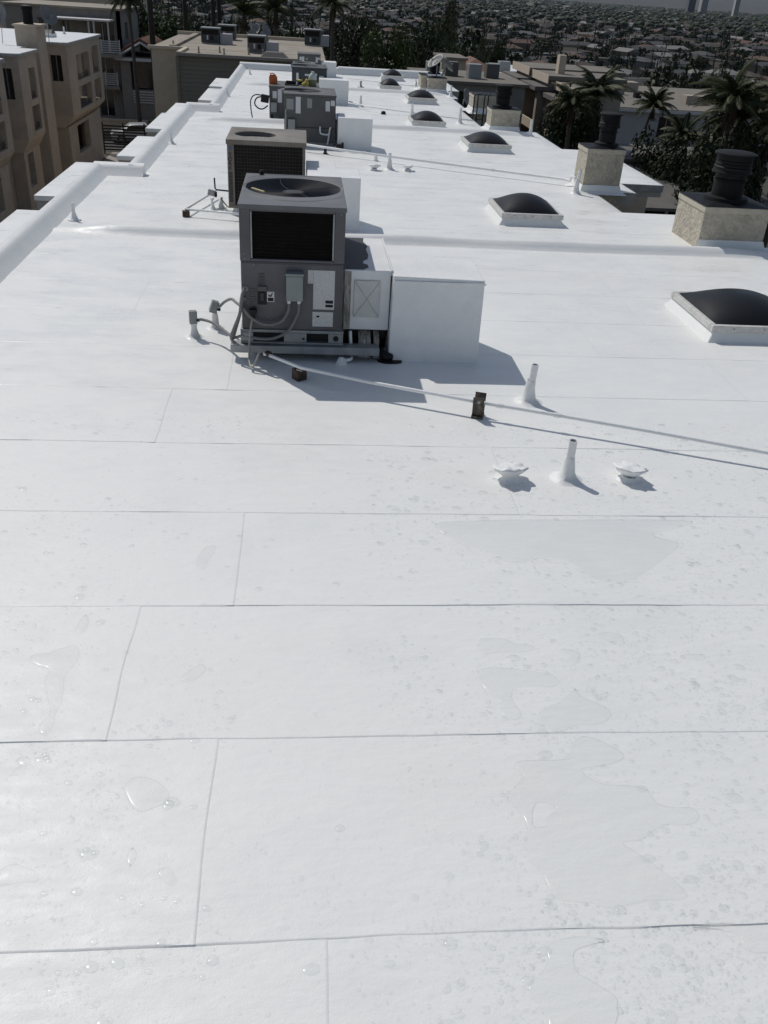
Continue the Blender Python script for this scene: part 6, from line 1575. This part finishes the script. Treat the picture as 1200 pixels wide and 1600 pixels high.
o = bpy.data.objects.new('distant_houses', me); COL.objects.link(o); tag(o, 'mass of tiny houses filling the plain to the horizon', 'houses', kind='stuff')

# trees of the suburb: one mass; each a lumpy little crown of facets
ico = bmesh.new(); bmesh.ops.create_icosphere(ico, subdivisions=1, radius=1.0); IV1 = [v.co.copy() for v in ico.verts]; IF1 = [tuple(v.index for v in f.verts) for f in ico.faces]; ico.free()
tv = [[], []]; tf = [[], []]
def leafset(n, size, seed, tall):
    me = leaf_cloud('leafset', ([(0, 0, .1 + k * .2, .5 - .04 * k, .5 - .04 * k, .2) for k in range(9)] if tall else blob(seed, 8, 1.15, 1.3, .1)), n, size, seed)
    V = [v.co.copy() for v in me.vertices]; F_ = [tuple(p.vertices) for p in me.polygons]; bpy.data.meshes.remove(me); return V, F_
LS = {('n', False): [leafset(420, .13, s, False) for s in (31, 32, 33)], ('n', True): [leafset(300, .11, s, True) for s in (34, 35)],
      ('m', False): [leafset(110, .24, s, False) for s in (36, 37, 38)], ('m', True): [leafset(80, .2, s, True) for s in (39, 40)]}
def far_tree(x, y, r, h, which, lod):
    z = ground_z(x, y); o = len(tv[which])
    if lod == 'f':
        sx, sy, sz = r * sub.uniform(.8, 1.2), r * sub.uniform(.8, 1.2), r * .8; ph = sub.random() * 50; z += h - r * .6
        for p in IV1:
            k = 1 + .6 * noise.noise((p.x * 2.2 + ph, p.y * 2.2, p.z * 2.2)); tv[which].append((x + p.x * sx * k, y + p.y * sy * k, z + p.z * sz * k))
        tf[which] += [tuple(i + o for i in f) for f in IF1]; return
    tall = h > r * 3.2; V, F_ = sub.choice(LS[(lod, tall)]); a = sub.random() * 6.28; ca, sa = math.cos(a) * r, math.sin(a) * r; hz = h / (1.9 if tall else 1.45)
    tv[which] += [(x + p.x * ca - p.y * sa, y + p.x * sa + p.y * ca, z + p.z * hz) for p in V]
    tf[which] += [tuple(i + o for i in f) for f in F_]
for x, y in cells(118, 950, 15, 16):
    if 150 > y and -9 < x < 2: continue
    if sub.random() < .80:
        r = sub.uniform(2.2, 5.0); hh = sub.uniform(5, 11)
        if sub.random() < .16: r, hh = sub.uniform(1.3, 2.2), sub.uniform(10, 18)
        far_tree(x + sub.uniform(-7, 7), y + sub.uniform(-7, 7), r, hh, sub.random() < .4, 'n' if y < 480 else 'm')
for x, y in cells(950, 3000, 24, 25):
    if sub.random() < .9: far_tree(x + sub.uniform(-12, 12), y + sub.uniform(-12, 12), sub.uniform(2.6, 6.5), sub.uniform(5, 13), sub.random() < .35, 'm' if y < 1300 else 'f')
for x, y in cells(3000, 9000, 80, 85):
    if sub.random() < .9: far_tree(x + sub.uniform(-35, 35), y + sub.uniform(-35, 35), sub.uniform(8, 20), sub.uniform(9, 16), sub.random() < .4, 'f')
for i in range(2):
    me = bpy.data.meshes.new('distant_trees'); me.from_pydata(tv[i], [], tf[i]); me.update()
    tag(place('distant_trees', me, ('leaf_dark', 'leaf_olive')[i]), ('dark green', 'olive')[i] + ' trees massed between the far houses to the horizon', 'trees', kind='stuff')

# towers on the skyline
def tower(x, y, w, d, h, label, m_):
    t = thing('tower_block', label, 'tower', (x, y, ground_z(x, y)), 'towers on the horizon')
    z = ground_z(x, y)
    MB().box(x - w / 2, x + w / 2, y - d / 2, y + d / 2, z, z + h).build('shaft', m_, t)
    for q in range(5):
        MB().box(x - w / 2 + w * (q + .2) / 5, x - w / 2 + w * (q + .6) / 5, y - d / 2 - .4, y - d / 2 - .1, z + 4, z + h - 4).build('window_band', 'window_glass', t)
    MB().box(x - w * .3, x + w * .3, y - d * .3, y + d * .3, z + h + .01, z + h + 6).build('plant_room', m_, t)
tower(1635, 4200, 30, 30, 90, 'left of the two tower blocks standing close together on the skyline', 'city_grey')
tower(1690, 4200, 27, 30, 84, 'right of the two close tower blocks on the skyline', 'city_white')
tower(2010, 4600, 22, 22, 80, 'slim pale tower alone at the far right of the skyline', 'city_white')

# ================================================================ air
hz = MB().box(-26000, 26000, -300, 32000, -160, 900)
o = hz.build('haze', None, None)
m = bpy.data.materials.new('haze'); m.use_nodes = True; N = m.node_tree.nodes; N.clear()
ou = N.new('ShaderNodeOutputMaterial'); pv = N.new('ShaderNodeVolumePrincipled')
pv.inputs['Color'].default_value = (0.45, 0.66, 1.0, 1); pv.inputs['Density'].default_value = 0.00001; pv.inputs['Anisotropy'].default_value = 0.2
m.node_tree.links.new(pv.outputs[0], ou.inputs['Volume']); o.data.materials.append(m)
tag(o, kind='stuff')
